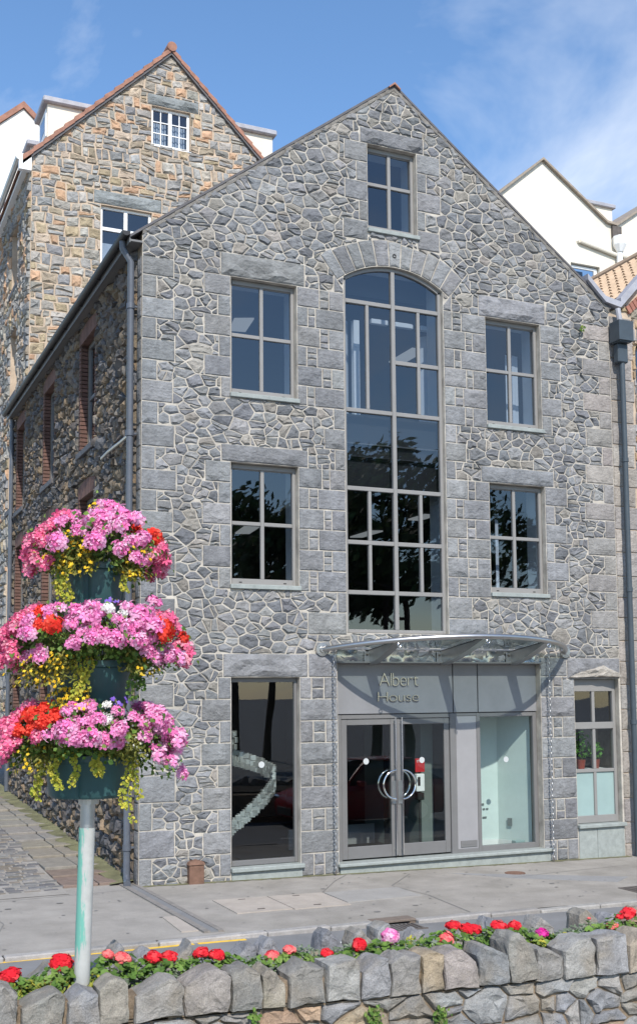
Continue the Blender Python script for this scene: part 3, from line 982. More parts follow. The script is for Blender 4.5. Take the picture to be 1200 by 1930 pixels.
# piers beside the entrance: full courses and three-part courses in turn
def pier(xa, xb, z0, z1, first):
    n = round((z1 - z0) / .345); h = (z1 - z0) / n
    for i in range(n):
        t = z1 - i * h; b = t - h
        if (i % 2 == 0) == first:
            ab('jamb_stone', xa + .002, xb - .002, b, t)
        else:
            s = rng.uniform(.17, .24); m = (xb - xa) * .33 + rng.uniform(-.03, .03)
            ab('jamb_stone', xa + .002, xa + m, b, t)
            e = b + h * rng.uniform(.4, .65)
            ab('sneck_stone', xa + m, xa + m + s, b, e); ab('sneck_stone', xa + m, xa + m + s, e, t)
            ab('jamb_stone', xa + m + s, xb - .002, b, t)
pier(2.59, 3.25, -.04, 3.06, False); pier(7.16, 7.88, -.12, 3.42, True)
# arch ring
nv = 11; A0 = -R(39); A1 = R(39); av = A0
wid = [1.0 + rng.uniform(-.15, .15) for _ in range(nv)]
tot = sum(wid)
for i in range(nv):
    a = av; b = av + (A1 - A0) * wid[i] / tot; av = b
    ri = ARC_R + .004; ro = ARC_R + (.44 if 2 < i < nv - 3 else .47) + rng.uniform(-.03, .03)
    p = [(ARC_C[0] + r * math.sin(t), ARC_C[1] + r * math.cos(t)) for (r, t) in ((ri, a), (ro, a), (ro, b), (ri, b))]
    mid = (a + b) / 2
    p.insert(2, (ARC_C[0] + (ro + .01) * math.sin(mid), ARC_C[1] + (ro + .01) * math.cos(mid)))
    ash.append(('arch_stone', ccw(p), GREY))

# drop pieces that collide with earlier ones or stick out of the wall
final = []
order = {'lintel': 0, 'arch_stone': 1, 'jamb_stone': 2, 'quoin': 2, 'sneck_stone': 3}
for name, p, pal in sorted(ash, key=lambda t: order[t[0]]):
    for nx, ny, c in edges(facade):
        p = clip(p, nx, ny, c)
        if len(p) < 3: break
    if len(p) < 3: continue
    bad = False
    for (n2, p2, _) in final:
        if overlap(inset(p, .012) or p, p2):
            ps = sorted(subtract(p, p2), key=area)
            if not ps or area(ps[-1]) < .012: bad = True; break
            p = clean(ps[-1])
    if bad or len(p) < 3: continue
    for h in openings:
        if overlap(inset(p, .012) or p, h):
            ps = sorted(subtract(p, h), key=area)
            if not ps: bad = True; break
            p = clean(ps[-1])
    if not bad and area(p) > .008: final.append((name, p, pal))

def weather(c, z):          # cool grey granite
    return (c[0] * .915, c[1] * .92, c[2] * .935)
rng = random.Random(33)
for name, p, pal in final:
    mb = MB()
    c = jit(rng.choice(pal), rng, .11)
    if pal is GREY: c = weather(c, centroid(p)[1])
    xs_ = [q[0] for q in p]; ys_ = [q[1] for q in p]
    isrect = len(p) == 4 and all(min(abs(q[0] - min(xs_)), abs(q[0] - max(xs_))) < 1e-4 and min(abs(q[1] - min(ys_)), abs(q[1] - max(ys_))) < 1e-4 for q in p)
    if isrect and name == 'lintel':
        block(mb, min(xs_), max(xs_), min(ys_), max(ys_), F0, rng, c, relief=.05 if ys_[0] > 7 or ys_[0] < 4 else .025, cell=.10, base=.02, margin=.03)
    elif isrect and area(p) > .05:
        block(mb, min(xs_), max(xs_), min(ys_), max(ys_), F0, rng, c, relief=rng.choice((.012, .02, .03)), cell=.09)
    else:
        stone(mb, p, F0, rng, c, joint=.008, relief=.022 if name != 'arch_stone' else .016, base=.015, rough=.003)
    mb.build(name, M['stone'], front)

# rubble between them
rng = random.Random(77)
blocked = openings + [p for _, p, _ in final] + [rect(7.87, 8.9, -.3, .47), rect(1.43, 2.62, -.3, .12), rect(3.2, 7.3, -.3, .0)]
cells = rubble(facade, blocked, rng, .135, .345, asp=1.4, wsp=.2)
edge_ = lambda p: centroid(p)[0] < 1.05 or centroid(p)[0] > 7.75 or (2.5 < centroid(p)[0] < 6.3 and centroid(p)[1] < 10)
cells = chip_cells([p for p in cells if edge_(p)], rng, .55, .8) + chip_cells([p for p in cells if not edge_(p)], rng, .38, .25)
cells.sort(key=lambda p: -area(p))
rest = MB()
STONES = [(.192, .195, .202), (.213, .216, .22), (.235, .237, .238), (.172, .176, .184), (.222, .221, .217), (.25, .248, .243), (.202, .205, .209), (.262, .257, .25)]
for i, p in enumerate(cells):
    c = weather(jit(rng.choice(STONES + [(.27, .25, .22), (.16, .165, .172)]), rng, .18), centroid(p)[1])
    mb = MB() if i < 300 else rest
    stone(mb, p, F0, rng, c, joint=rng.uniform(.004, .0085), relief=rng.uniform(.018, .042), base=.010, sub=.085)
    if i < 300: mb.build('rubble_stone', M['stone'], front)
tag(rest.build('rubble_masonry', M['stone'], front), kind='stuff')
print('facade stones', len(final), len(cells))

# --- window units
def bars(mb, x0, x1, z0, z1, y0, y1):
    mb.bbox(x0, x1, y0, y1, z0, z1, .006)
PR = random.Random(15)
def window(w, yr=.11):
    x0, x1, z0, z1 = w['x0'] + .004, w['x1'] - .004, w['z0'], w['z1'] - .004
    m = MB(); t = .055
    xm = (x0 + x1) / 2
    bars(m, x0, x0 + t, z0, z1, yr, yr + .08); bars(m, x1 - t, x1, z0, z1, yr, yr + .08)
    bars(m, x0 + t, x1 - t, z1 - .075, z1, yr, yr + .08); bars(m, x0 + t, x1 - t, z0, z0 + .10, yr, yr + .08)
    bars(m, xm - .03, xm + .03, z0 + .10, z1 - .075, yr + .006, yr + .07)
    bars(m, x0 + t, xm - .03, w['tr'] - .03, w['tr'] + .03, yr + .008, yr + .07)
    bars(m, xm + .03, x1 - t, w['tr'] - .03, w['tr'] + .03, yr + .008, yr + .07)
    # slim inner line of the casement
    m.box(x0 + t, x1 - t, yr + .03, yr + .06, z1 - .09, z1 - .075)
    f = m.build('window', M['frame'], house)
    for (a, b) in ((x0 + t, xm - .03), (xm + .03, x1 - t)):
        for (c, d) in ((z0 + .10, w['tr'] - .03), (w['tr'] + .03, z1 - .09)):
            pane(f, a, b, c, d, yr + .04)
    s = MB(); s.bbox(w['x0'] - .015, w['x1'] + .03, -.055, yr + .05, z0 - .075, z0 - .003, .008)
    s.build('sill', M['sill'], f)
    for dx in (.17, .83):
        q = MB(); q.box(x0 + (x1 - x0) * dx - .025, x0 + (x1 - x0) * dx + .025, yr - .003, yr + .01, z0 + .035, z0 + .05)
        q.build('weep_slot', M['rubber'], f)
    inner_reveal(w['x0'], w['x1'], w['z0'], w['z1'], yr + .1)
    return f
def pane(f, a, b, c, d, y, m='glass'):
    q = MB(); e, h_ = PR.uniform(-.004, .004), PR.uniform(-.004, .004)      # no two panes hang quite alike
    q.add([(a, y + e, c), (b, y - e, c), (b, y - e + h_, d), (a, y + e + h_, d)], [(0, 1, 2, 3)])
    return q.build('pane', M[m], f)
rev = MB()
def inner_reveal(x0, x1, z0, z1, y0, y1=.62):
    e = .03
    x0 -= e; x1 += e; z0 -= e; z1 += e
    rev.add([(x0, y0, z0), (x0, y1, z0), (x0, y1, z1), (x0, y0, z1)], [(0, 1, 2, 3)])
    rev.add([(x1, y0, z0), (x1, y1, z0), (x1, y1, z1), (x1, y0, z1)], [(0, 1, 2, 3)])
    rev.add([(x0, y0, z0), (x1, y0, z0), (x1, y1, z0), (x0, y1, z0)], [(0, 1, 2, 3)])
    rev.add([(x0, y0, z1), (x1, y0, z1), (x1, y1, z1), (x0, y1, z1)], [(0, 1, 2, 3)])
for w in WIN: window(w)

# tall arched window
yr = .065
m = MB()
x0, x1, zb = 3.434, 5.326, 3.785
bars(m, x0, x0 + .06, zb, zs, yr, yr + .08); bars(m, x1 - .06, x1, zb, zs, yr, yr + .08)
bars(m, x0 + .06, x1 - .06, zb, zb + .055, yr, yr + .08)
outer = arc_pts(ARC_R - .004, -ah * .998, ah * .998, 18); inner = arc_pts(ARC_R - .06, -ah * .985, ah * .985, 18)
for i in range(18):
    m.prism([(outer[i][0], yr, outer[i][1]), (outer[i + 1][0], yr, outer[i + 1][1]), (inner[i + 1][0], yr, inner[i + 1][1]), (inner[i][0], yr, inner[i][1])], (0, .08, 0))
xm = 4.39
bars(m, xm - .035, xm + .035, zb + .055, ARC_C[1] + ARC_R - .06, yr - .004, yr + .08)
HZ = [9.36, 7.50, 6.18, 5.28, 4.45]
for zz_ in HZ:
    bars(m, x0 + .06, xm - .035, zz_ - .035, zz_ + .035, yr + .002, yr + .075); bars(m, xm + .035, x1 - .06, zz_ - .035, zz_ + .035, yr + .002, yr + .075)
for (xx, a, b) in ((3.90, 7.535, 9.325), (4.88, 7.535, 9.325), (3.91, 5.315, 6.145), (4.88, 5.315, 6.145), (3.91, 4.485, 5.245), (4.88, 4.485, 5.245)):
    bars(m, xx - .028, xx + .028, a, b, yr + .004, yr + .075)
bars(m, xm + .035, 4.852, 8.36, 8.43, yr + .006, yr + .072); bars(m, 4.908, x1 - .06, 8.36, 8.43, yr + .006, yr + .072)
big = m.build('window', M['frame'], house); tag(big, 'tall arched window of many panes over the entrance')
def panes_row(z0, z1, xs_):
    for i in range(len(xs_) - 1): pane(big, xs_[i][1], xs_[i + 1][0], z0, z1, yr + .04)
full = [(x0, x0 + .06), (xm - .035, xm + .035), (x1 - .06, x1)]
quad = [(x0, x0 + .06), (3.877, 3.933), (xm - .035, xm + .035), (4.852, 4.908), (x1 - .06, x1)]
panes_row(6.215, 7.465, full); panes_row(5.315, 6.145, quad); panes_row(4.485, 5.245, quad); panes_row(zb + .055, 4.415, full)
panes_row(7.535, 9.325, quad[:3])
for (a, b) in ((7.535, 8.36), (8.43, 9.325)): panes_row(a, b, quad[2:])
for (a, b) in ((-ah * .95, -.0215), (.0215, ah * .95)):
    pts = [p for p in arc_pts(ARC_R - .055, a, b, 10)]
    q = MB(); q.add([(p[0], yr + .04, p[1]) for p in pts] + [(pts[-1][0], yr + .04, 9.395), (pts[0][0], yr + .04, 9.395)], [tuple(range(len(pts) + 2))])
    q.build('pane', M['glass'], big)
for (za, zb2) in ((3.75, 6.72), (7.0, 10.06)): inner_reveal(3.43, 5.33, za, zb2, yr + .1)
q = MB(); q.lathe([(.035, -.03), (.035, .012), (.022, .012), (.02, .002)], 14, (4.38, 0, 10.22), axis='y')
q.v = [(p[0], -p[1] - .02, p[2]) for p in q.v]; q.build('wall_hole', M['rubber'], front)

# --- side wall
FS = (O0, -Y, Z, -X)
LEN = 12.1
side_poly = [(-LEN, .25), (0, -.1), (0, EL), (-LEN, EL)]
side_holes = []; SW = []
for (ya, yb) in ((3.12, 4.28), (6.85, 8.0), (10.5, 11.6)):
    side_holes.append(rect(-yb, -ya, 7.30, 9.38)); SW.append((ya, yb, 7.30, 9.38))
    side_holes.append(rect(-yb, -ya, 4.45, 6.42)); SW.append((ya, yb, 4.45, 6.42))
    side_holes.append(rect(-yb, -ya, 1.35, 3.30)); SW.append((ya, yb, 1.35, 3.30))
m = MB(); vs, fs = sheet(side_poly, side_holes, FS); m.add(vs, fs)
for h in side_holes:
    for i in range(4):
        a, b = h[i], h[(i + 1) % 4]
        m.add([(.12, -a[0], a[1]), (.12, -b[0], b[1]), (.3, -b[0], b[1]), (.3, -a[0], a[1])], [(0, 1, 2, 3)])
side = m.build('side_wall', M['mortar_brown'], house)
rng = random.Random(44)
# red brick jambs and heads of the side windows
brick_rects = []
for k_, (ya, yb, za, zb2) in enumerate(SW):
    bw = MB()
    for (u0, u1) in ((-yb - .14, -yb - .005), (-ya + .005, -ya + .14)):
        z = za; r = 0
        while z < zb2 - .02:
            if r % 2 == 0 or True: segs = ((u0, u1),)
            else: segs = ((u0, (u0 + u1) / 2), ((u0 + u1) / 2, u1))
            for (a, b) in segs:
                c = jit((.135, .075, .06), rng, .2)
                bw.bbox(-.022, .12, -b + .006, -a - .006, z + .006, min(z + .075, zb2) - .004, .004, c)
            z += .079; r += 1
        brick_rects.append(rect(u0 - .01, u1 + .01, za - .01, zb2 + .01))
    n = int((yb - ya + .3) / .085)
    for i in range(n):
        c = jit((.135, .075, .06), rng, .2); y_ = ya - .15 + i * .085
        arch = .09 * (1 - ((i + .5) / n * 2 - 1) ** 2)
        bw.bbox(-.022, .12, y_ + .004, y_ + .081, zb2 + .004, zb2 + .22 + arch, .004, c)
    brick_rects.append(rect(-yb - .16, -ya + .16, zb2, zb2 + .31))
    tag(bw.build('brick_surround', M['brick'], side), kind='stuff')
    f = MB(); t = .07
    f.box(.13, .19, ya, ya + t, za, zb2); f.box(.13, .19, yb - t, yb, za, zb2); f.box(.13, .19, ya + t, yb - t, zb2 - t, zb2); f.box(.13, .19, ya + t, yb - t, za, za + .09)
    f.box(.135, .185, (ya + yb) / 2 - .03, (ya + yb) / 2 + .03, za + .09, zb2 - t); f.box(.137, .183, ya + t, yb - t, (za + zb2) / 2 - .03, (za + zb2) / 2 + .03)
    fo = f.build('window', M['frame_dark'], house)
    q = MB(); q.add([(.16, ya + t, za), (.16, yb - t, za), (.16, yb - t, zb2), (.16, ya + t, zb2)], [(0, 1, 2, 3)]); q.build('pane', M['glass'], fo)
    q = MB(); q.bbox(-.09, .13, ya - .06, yb + .06, za - .12, za - .004, .01); q.build('sill', M['slate'], fo)
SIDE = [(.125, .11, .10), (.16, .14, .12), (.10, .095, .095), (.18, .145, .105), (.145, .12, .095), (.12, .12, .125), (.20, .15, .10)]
cs = rubble(side_poly, side_holes + brick_rects + [rect(-.24, 0, -.1, EL)], rng, .16, .40, asp=1.5)
cs.sort(key=lambda p: -max(q[0] for q in p))
rest = MB()
big_side = sorted(range(len(cs)), key=lambda i: -area(cs[i]) / (4 - centroid(cs[i])[0]) ** 2)[:220]
big_side = set(big_side)
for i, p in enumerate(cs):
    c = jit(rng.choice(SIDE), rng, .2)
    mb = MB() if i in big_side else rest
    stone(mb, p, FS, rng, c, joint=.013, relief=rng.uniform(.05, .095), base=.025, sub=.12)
    if i in big_side: mb.build('side_stone', M['stone'], side)
tag(rest.build('rubble_masonry', M['stone'], side), kind='stuff')
# corner stones returning on the side
z = 0; r = 0
for i in range(len(edges_l) - 1):
    mb = MB(); w = .24
    block(mb, -w, -.02, edges_l[i] - (.04 if i == 0 else 0), edges_l[i + 1], FS, rng, jit((.19, .185, .18), rng, .1), relief=.02, cell=.1)
    mb.build('side_quoin', M['stone'], side)
print('side stones', len(cs))

# --- other walls, roof
m = MB()
m.add([(W_ - .01, .02, -.3), (W_ - .01, LEN, -.3), (W_ - .01, LEN, ER), (W_ - .01, .02, ER)], [(0, 1, 2, 3)])
m.add([(0, LEN, -.1), (W_, LEN, -.1), (W_, LEN, ER), (APX, LEN, APZ), (0, LEN, EL)], [(0, 1, 2, 3, 4)])
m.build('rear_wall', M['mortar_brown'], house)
m = MB(); th = .05
OV = .20
sl = (APZ - EL) / APX; sr = (APZ - ER) / (W_ - APX)
for (xa, za, xb, zb2) in ((-OV, EL - OV * sl, APX, APZ), (W_ + .03, ER - .03 * sr, APX, APZ)):
    m.prism([(xa, -.035, za + .005), (xb, -.035, zb2 + .005), (xb, -.035, zb2 + th), (xa, -.035, za + th)], (0, LEN + .1, 0))
roof = m.build('roof', M['slate'], house)
m = MB()     # mortar fillet and stone edge under the verge
rng = random.Random(3)
for (xa, za, xb, zb2) in ((0, EL, APX, APZ), (W_, ER, APX, APZ)):
    n = 26
    for i in range(n):
        t0, t1 = i / n, (i + 1) / n
        ax, az, bx, bz = xa + (xb - xa) * t0, za + (zb2 - za) * t0, xa + (xb - xa) * t1, za + (zb2 - za) * t1
        d = rng.uniform(.05, .085)
        m.prism([(ax, -.022 - rng.uniform(0, .012), az), (bx, -.022, bz), (bx, -.022, bz - d), (ax, -.022, az - d)], (0, .03, 0))
m.build('verge', M['verge'], roof)
m = MB(); m.prism([(APX - .12, -.07, APZ - .045), (APX, -.07, APZ + .055), (APX + .12, -.07, APZ - .045), (APX + .10, -.07, APZ - .06), (APX, -.07, APZ + .02), (APX - .10, -.07, APZ - .06)], (0, .45, 0)); m.build('ridge_tile', M['terracotta'], roof)
m = MB(); m.prism([(APX - .12, .40, APZ - .035), (APX, .40, APZ + .06), (APX + .12, .40, APZ - .035)], (0, LEN - .4, 0)); m.build('ridge_tile', M['terracotta'], roof)
# eaves: soffit board, fascia and half-round gutter on the left
m = MB(); m.box(-.19, .0, -.02, LEN, EL - .20, EL - .17); m.box(-.205, -.19, -.02, LEN, EL - .22, EL - .05); m.build('fascia', M['frame_dark'], roof)
m = MB()
prof = [(-.205 - .065 + .065 * math.cos(t), EL - .07 - .075 * math.sin(t)) for t in [math.pi * i / 10 for i in range(11)]]
prof2 = [(-.27 + (p[0] + .27) * .88, EL - .07 + (p[1] - EL + .07) * .88) for p in prof]
loop = prof + prof2[::-1]
m.prism([(p[0], -.06, p[1]) for p in loop], (0, LEN + .06, 0)); gut = m.build('gutter', M['black'], roof)
m = MB(); m.prism([(p[0], -.07, p[1]) for p in prof], (0, .015, 0)); m.build('gutter_end', M['black'], gut)
for k in range(9):
    m = MB(); m.box(-.275, -.19, .5 + k * 1.4, .53 + k * 1.4, EL - .155, EL - .14); m.build('bracket', M['black'], gut)
# downpipe at the left corner
m = MB(); m.tube([(-.255, .2, EL - .14), (-.255, .2, EL - .25), (-.125, .2, EL - .45), (-.125, .2, .16), (-.14, .12, .06), (-.17, -.02, .05)], .052, 14)
dp = m.build('downpipe', M['pipe'], house, smooth=True)
for z in (8.75, 6.75, 4.6, 2.2, .5):
    m = MB(); m.lathe([(.053, 0), (.066, .004), (.066, .09), (.053, .094)], 14, (-.125, .2, z)); m.build('collar', M['pipe'], dp, smooth=True)
    m = MB(); m.box(-.075, -.0, .18, .22, z + .03, z + .06); m.build('pipe_clip', M['pipe'], dp)
m = MB(); m.tube([(-.12, .25, 6.78), (-.10, .9, 6.80), (-.09, 1.7, 6.82), (-.09, 2.2, 6.80)], .028, 8); m.build('side_pipe', M['steel_dull'], dp, smooth=True)
m = MB(); m.tube([(-.10, 11.95, EL - .12), (-.10, 11.9, .5)], .055, 10); m.build('downpipe', M['pipe'], house, smooth=True)

# --- floors and rooms behind the glass
rm = MB()
def room(x0, x1, y0, y1, z0, z1, m, name):
    q = MB()
    q.add([(x0, y1, z0), (x1, y1, z0), (x1, y1, z1), (x0, y1, z1)], [(0, 1, 2, 3)])
    q.add([(x0, y0, z0), (x0, y1, z0), (x0, y1, z1), (x0, y0, z1)], [(0, 1, 2, 3)])
    q.add([(x1, y0, z0), (x1, y1, z0), (x1, y1, z1), (x1, y0, z1)], [(0, 1, 2, 3)])
    q.add([(x0, y0, z0), (x1, y0, z0), (x1, y1, z0), (x0, y1, z0)], [(0, 1, 2, 3)])
    q.add([(x0, y0, z1), (x1, y0, z1), (x1, y1, z1), (x0, y1, z1)], [(0, 1, 2, 3)])
    return q.build(name, m, house)
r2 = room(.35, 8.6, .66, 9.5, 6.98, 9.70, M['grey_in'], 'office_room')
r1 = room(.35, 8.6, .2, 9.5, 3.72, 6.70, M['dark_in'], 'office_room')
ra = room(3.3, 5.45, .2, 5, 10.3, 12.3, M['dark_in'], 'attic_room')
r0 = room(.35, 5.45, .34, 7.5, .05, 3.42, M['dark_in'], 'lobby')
rev.build('window_reveal', M['white_in'], house)
def lamp(parent, pts, z):
    q = MB(); q.prism([(a, b, z) for a, b in pts], (0, 0, -.03)); return q.build('ceiling_light', M['lamp'], parent)
lamp(r2, [(2.42, 2.55), (2.75, 2.4), (2.86, 3.15), (2.55, 3.2)], 9.695)
lamp(r2, [(6.30, 2.85), (6.62, 2.85), (6.62, 3.85), (6.30, 3.85)], 9.695)
lamp(r1, [(4.5, 7.5), (4.85, 7.4), (5.05, 8.8), (4.72, 8.9)], 6.69)
lamp(r1, [(7.6, 7.4), (7.9, 7.3), (7.9, 8.4), (7.6, 8.5)], 6.69); lamp(r1, [(7.6, 4.75), (7.9, 4.75), (7.9, 5.5), (7.6, 5.5)], 6.69)
q = MB(); q.box(3.95, 4.06, .70, .80, 7.0, 9.28); q.build('column', M['white_in'], r2)
for (xa, xb) in ((4.27, 4.60), (4.74, 5.10), (5.25, 5.56)):
    q = MB(); q.bbox(xa, xb, .64, .72, 9.24, 9.33, .01); q.build('roller_blind', M['white_in'], r2)
q = MB(); q.add([(3.62, .64, 7.0), (3.93, .9, 7.0), (3.93, .9, 9.3), (3.62, .64, 9.3)], [(0, 1, 2, 3)]); q.build('blind', M['blind'], r2)
q = MB(); q.add([(5.33, .9, 7.0), (5.60, .64, 7.0), (5.60, .64, 9.2), (5.33, .9, 9.2)], [(0, 1, 2, 3)]); q.build('blind', M['blind'], r2)
for (xa, xb, r_, za, zb2) in ((7.02, 7.30, r2, 7.5, 9.0), (6.72, 6.76, r1, 4.5, 5.9)):
    q = MB(); n = max(1, int((xb - xa) / .07))
    for i in range(n): q.box(xa + i * .07, xa + i * .07 + .062, .64 + .01 * (i % 2), .65 + .01 * (i % 2), za, zb2)
    q.build('blind', M['blind'], r_)

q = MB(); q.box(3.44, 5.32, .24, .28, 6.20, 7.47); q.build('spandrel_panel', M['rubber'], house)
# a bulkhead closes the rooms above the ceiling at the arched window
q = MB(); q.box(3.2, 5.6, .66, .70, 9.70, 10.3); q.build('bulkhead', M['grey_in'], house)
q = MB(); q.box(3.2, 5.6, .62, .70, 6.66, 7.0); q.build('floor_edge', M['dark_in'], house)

# ------------------------------------------------------------------ ground floor window and entrance
m = MB(); yr = .10
bars(m, 1.444, 1.49, .17, 3.055, yr, yr + .08); bars(m, 2.535, 2.586, .17, 3.055, yr, yr + .08); bars(m, 1.49, 2.535, 2.985, 3.055, yr, yr + .08); bars(m, 1.49, 2.535, .17, .25, yr, yr + .08)
shopw = m.build('window', M['frame_dark'], house); tag(shopw, 'tall single pane display window with a silver sculpture behind')
pane(shopw, 1.49, 2.535, .25, 2.985, yr + .04, 'glass_clear')
q = MB(); q.bbox(1.43, 2.63, -.09, .16, .10, .165, .01); q.build('sill', M['sill'], shopw)
q = MB(); q.bbox(1.445, 2.61, -.03, .1, -.09, .098, .008); q.build('plinth', M['sill'], shopw)
inner_rev2 = MB()
def disc(parent, x, y, z, r, m, name='sticker'):
    q = MB(); q.lathe([(r, 0), (r, .004)], 20, (0, 0, 0), axis='y'); q.v = [(p[0] + x, -p[1] + y, p[2] + z) for p in q.v]
    return q.build(name, m, parent)
disc(shopw, 1.99, yr + .034, 1.70, .050, M['sticker'])

m = MB()
bars(m, 7.885, 7.95, .47, 3.015, yr, yr + .08); bars(m, 8.79, 8.855, .47, 3.015, yr, yr + .08); bars(m, 7.95, 8.79, 2.80, 3.015, yr, yr + .08); bars(m, 7.95, 8.79, .47, .60, yr, yr + .08)
bars(m, 7.95, 8.79, 2.13, 2.25, yr - .004, yr + .075); bars(m, 7.95, 8.79, 1.36, 1.42, yr + .004, yr + .075)
for (a, b) in ((.60, 1.36), (1.42, 2.13), (2.25, 2.80)): bars(m, 8.34, 8.40, a, b, yr + .006, yr + .072)
rgw = m.build('window', M['frame'], house); tag(rgw, 'narrow ground floor window with frosted lower panes and plants on the ledge')
for (a, b) in ((7.95, 8.34), (8.40, 8.79)):
    pane(rgw, a, b, 2.25, 2.80, yr + .04); pane(rgw, a, b, 1.42, 2.13, yr + .04, 'glass_clear')
    q = MB(); q.box(a, b, yr + .035, yr + .045, .60, 1.36); q.build('frosted_pane', M['frosted'], rgw)
q = MB(); q.bbox(7.87, 8.90, -.08, .16, .40, .465, .01); q.build('sill', M['sill'], rgw)
q = MB(); q.bbox(7.89, 8.28, -.02, .1, -.16, .398, .006); q.bbox(8.285, 8.88, -.02, .1, -.16, .398, .006); q.build('plinth', M['sill'], rgw)
# the boulder-like stone under the lintel
q = MB(); rng = random.Random(6)
stone(q, [(7.76, 3.05), (8.86, 3.05), (8.82, 3.12), (8.5, 3.27), (8.3, 3.22), (7.95, 3.13)], (Vector((0, -.03, 0)), X, Z, -Y), rng, (.36, .33, .29), joint=.0, base=.03, relief=.07)
q.build('carved_stone', M['stone'], front)

ent = MB(); yd = .14
# entrance frame: outer posts, transom above the doors, post between doors and shop window
bars(ent, 3.255, 3.375, .10, 2.45, yd, yd + .10); bars(ent, 5.40, 5.52, .10, 2.45, yd - .01, yd + .10); bars(ent, 5.93, 6.00, .10, 2.45, yd, yd + .09); bars(ent, 7.08, 7.155, .10, 2.45, yd, yd + .09)
bars(ent, 3.375, 5.40, 2.38, 2.45, yd, yd + .09); bars(ent, 6.00, 7.08, 2.38, 2.45, yd, yd + .09); bars(ent, 6.00, 7.08, .10, .20, yd, yd + .09); bars(ent, 5.52, 5.93, .10, .17, yd, yd + .09); bars(ent, 5.52, 5.93, 2.40, 2.45, yd, yd + .09)
entrance = ent.build('entrance_frame', M['frame_dark'], house)
q = MB(); q.bbox(5.52, 5.93, yd + .01, yd + .05, .17, 2.40, .004); pnl = q.build('infill_panel', M['panel_light'], entrance)
q = MB(); q.bbox(5.58, 5.90, yd - .004, yd + .02, .20, .31, .005); q.box(5.61, 5.87, yd - .008, yd + .0, .245, .265); q.build('letter_slot', M['frame_dark'], pnl)
pane(entrance, 6.00, 7.08, .20, 2.38, yd + .04, 'glass_clear')
disc(entrance, 6.53, yd + .033, 1.64, .050, M['sticker'])
for (a, b) in ((3.26, 5.455), (5.475, 5.945), (5.965, 7.155)):
    q = MB(); q.bbox(a, b, .12, .16, 2.462, 3.295, .005); sp = q.build('fascia_panel', M['panel'], entrance)
q = MB(); q.box(3.25, 7.16, .165, .175, 2.44, 3.30); q.build('fascia_backing', M['rubber'], entrance)
def leaf(a, b, hinge):
    q = MB(); bars(q, a, a + .10, .135, 2.375, yd + .015, yd + .065); bars(q, b - .10, b, .135, 2.375, yd + .015, yd + .065)
    bars(q, a + .10, b - .10, .135, .33, yd + .017, yd + .063); bars(q, a + .10, b - .10, 2.28, 2.375, yd + .017, yd + .063)
    d = q.build('door', M['frame_dark'], house)
    pane(d, a + .10, b - .10, .33, 2.28, yd + .04, 'glass_clear')
    return d
dl = leaf(3.38, 4.383, 0); drr = leaf(4.393, 5.395, 1)
disc(dl, 3.83, yd + .033, 1.69, .050, M['sticker']); disc(drr, 4.87, yd + .033, 1.68, .050, M['sticker'])
for (d, x, sgn) in ((dl, 4.335, -1), (drr, 4.455, 1)):
    for yy, mm in ((yd - .06, M['chrome']), (yd + .13, M['chrome'])):
        q = MB(); q.tube([(x, yy, .17), (x, yy, 2.40)], .0135, 10)
        arc = [(x + sgn * .235 * math.sin(t), yy, 1.30 + .235 * math.cos(t)) for t in [math.pi * i / 22 for i in range(23)]]
        q.tube(arc, .0155, 10)
        for z in (.25, 1.0, 1.62, 2.3): q.tube([(x, yy, z), (x, yd + .02 if yy < yd else yd + .06, z)], .009, 8)
        q.build('handle', mm, d, smooth=True)
q = MB(); q.box(4.29, 4.38, yd + .005, yd + .016, .98, 1.36); q.build('push_plate', M['steel_dull'], dl)
q = MB(); q.box(4.40, 4.48, yd + .005, yd + .016, .98, 1.36); q.build('push_plate', M['steel_dull'], drr)
q = MB(); q.bbox(3.22, 7.32, -.10, .26, .055, .11, .012); st = q.build('door_step', M['sill'], house)
q = MB(); q.bbox(3.26, 7.28, -.035, .2, -.14, .052, .006); q.build('riser', M['sill'], st)

# lettering, cut from steel and standing off the panel
def word(text, x, z, height, width_to, parent):
    objs = []; cur = 0.0
    for ch in text:
        cu = bpy.data.curves.new('letter', 'FONT'); cu.body = ch; cu.size = 1.0; cu.extrude = .03; cu.offset = -0.022
        o = bpy.data.objects.new('tmp', cu); COL.objects.link(o)
        bpy.context.view_layer.update()
        me = bpy.data.meshes.new_from_object(o.evaluated_get(bpy.context.evaluated_depsgraph_get()))
        bpy.data.objects.remove(o); bpy.data.curves.remove(cu)
        xs_ = [v.co.x for v in me.vertices]
        objs.append((me, min(xs_), max(xs_), cur)); cur += max(xs_) - min(xs_) + .075
    cap = .70
    kz = height / cap; kx = width_to / (cur - .075)
    for me, a, b, c in objs:
        for v in me.vertices:
            vx, vy, vz = v.co
            v.co = (x + (c + vx - a) * kx, .098 - vz * .35, z + vy * kz)
            v.co -= OFF[parent.name]
        me.materials.append(M['letter_steel'])
        me.name = 'letter'
        o = bpy.data.objects.new('letter', me); COL.objects.link(o); o.parent = parent
bpy.context.view_layer.update()
word('Albert', 4.05, 2.915, .225, .74, entrance)
word('House', 4.02, 2.66, .165, .77, entrance)

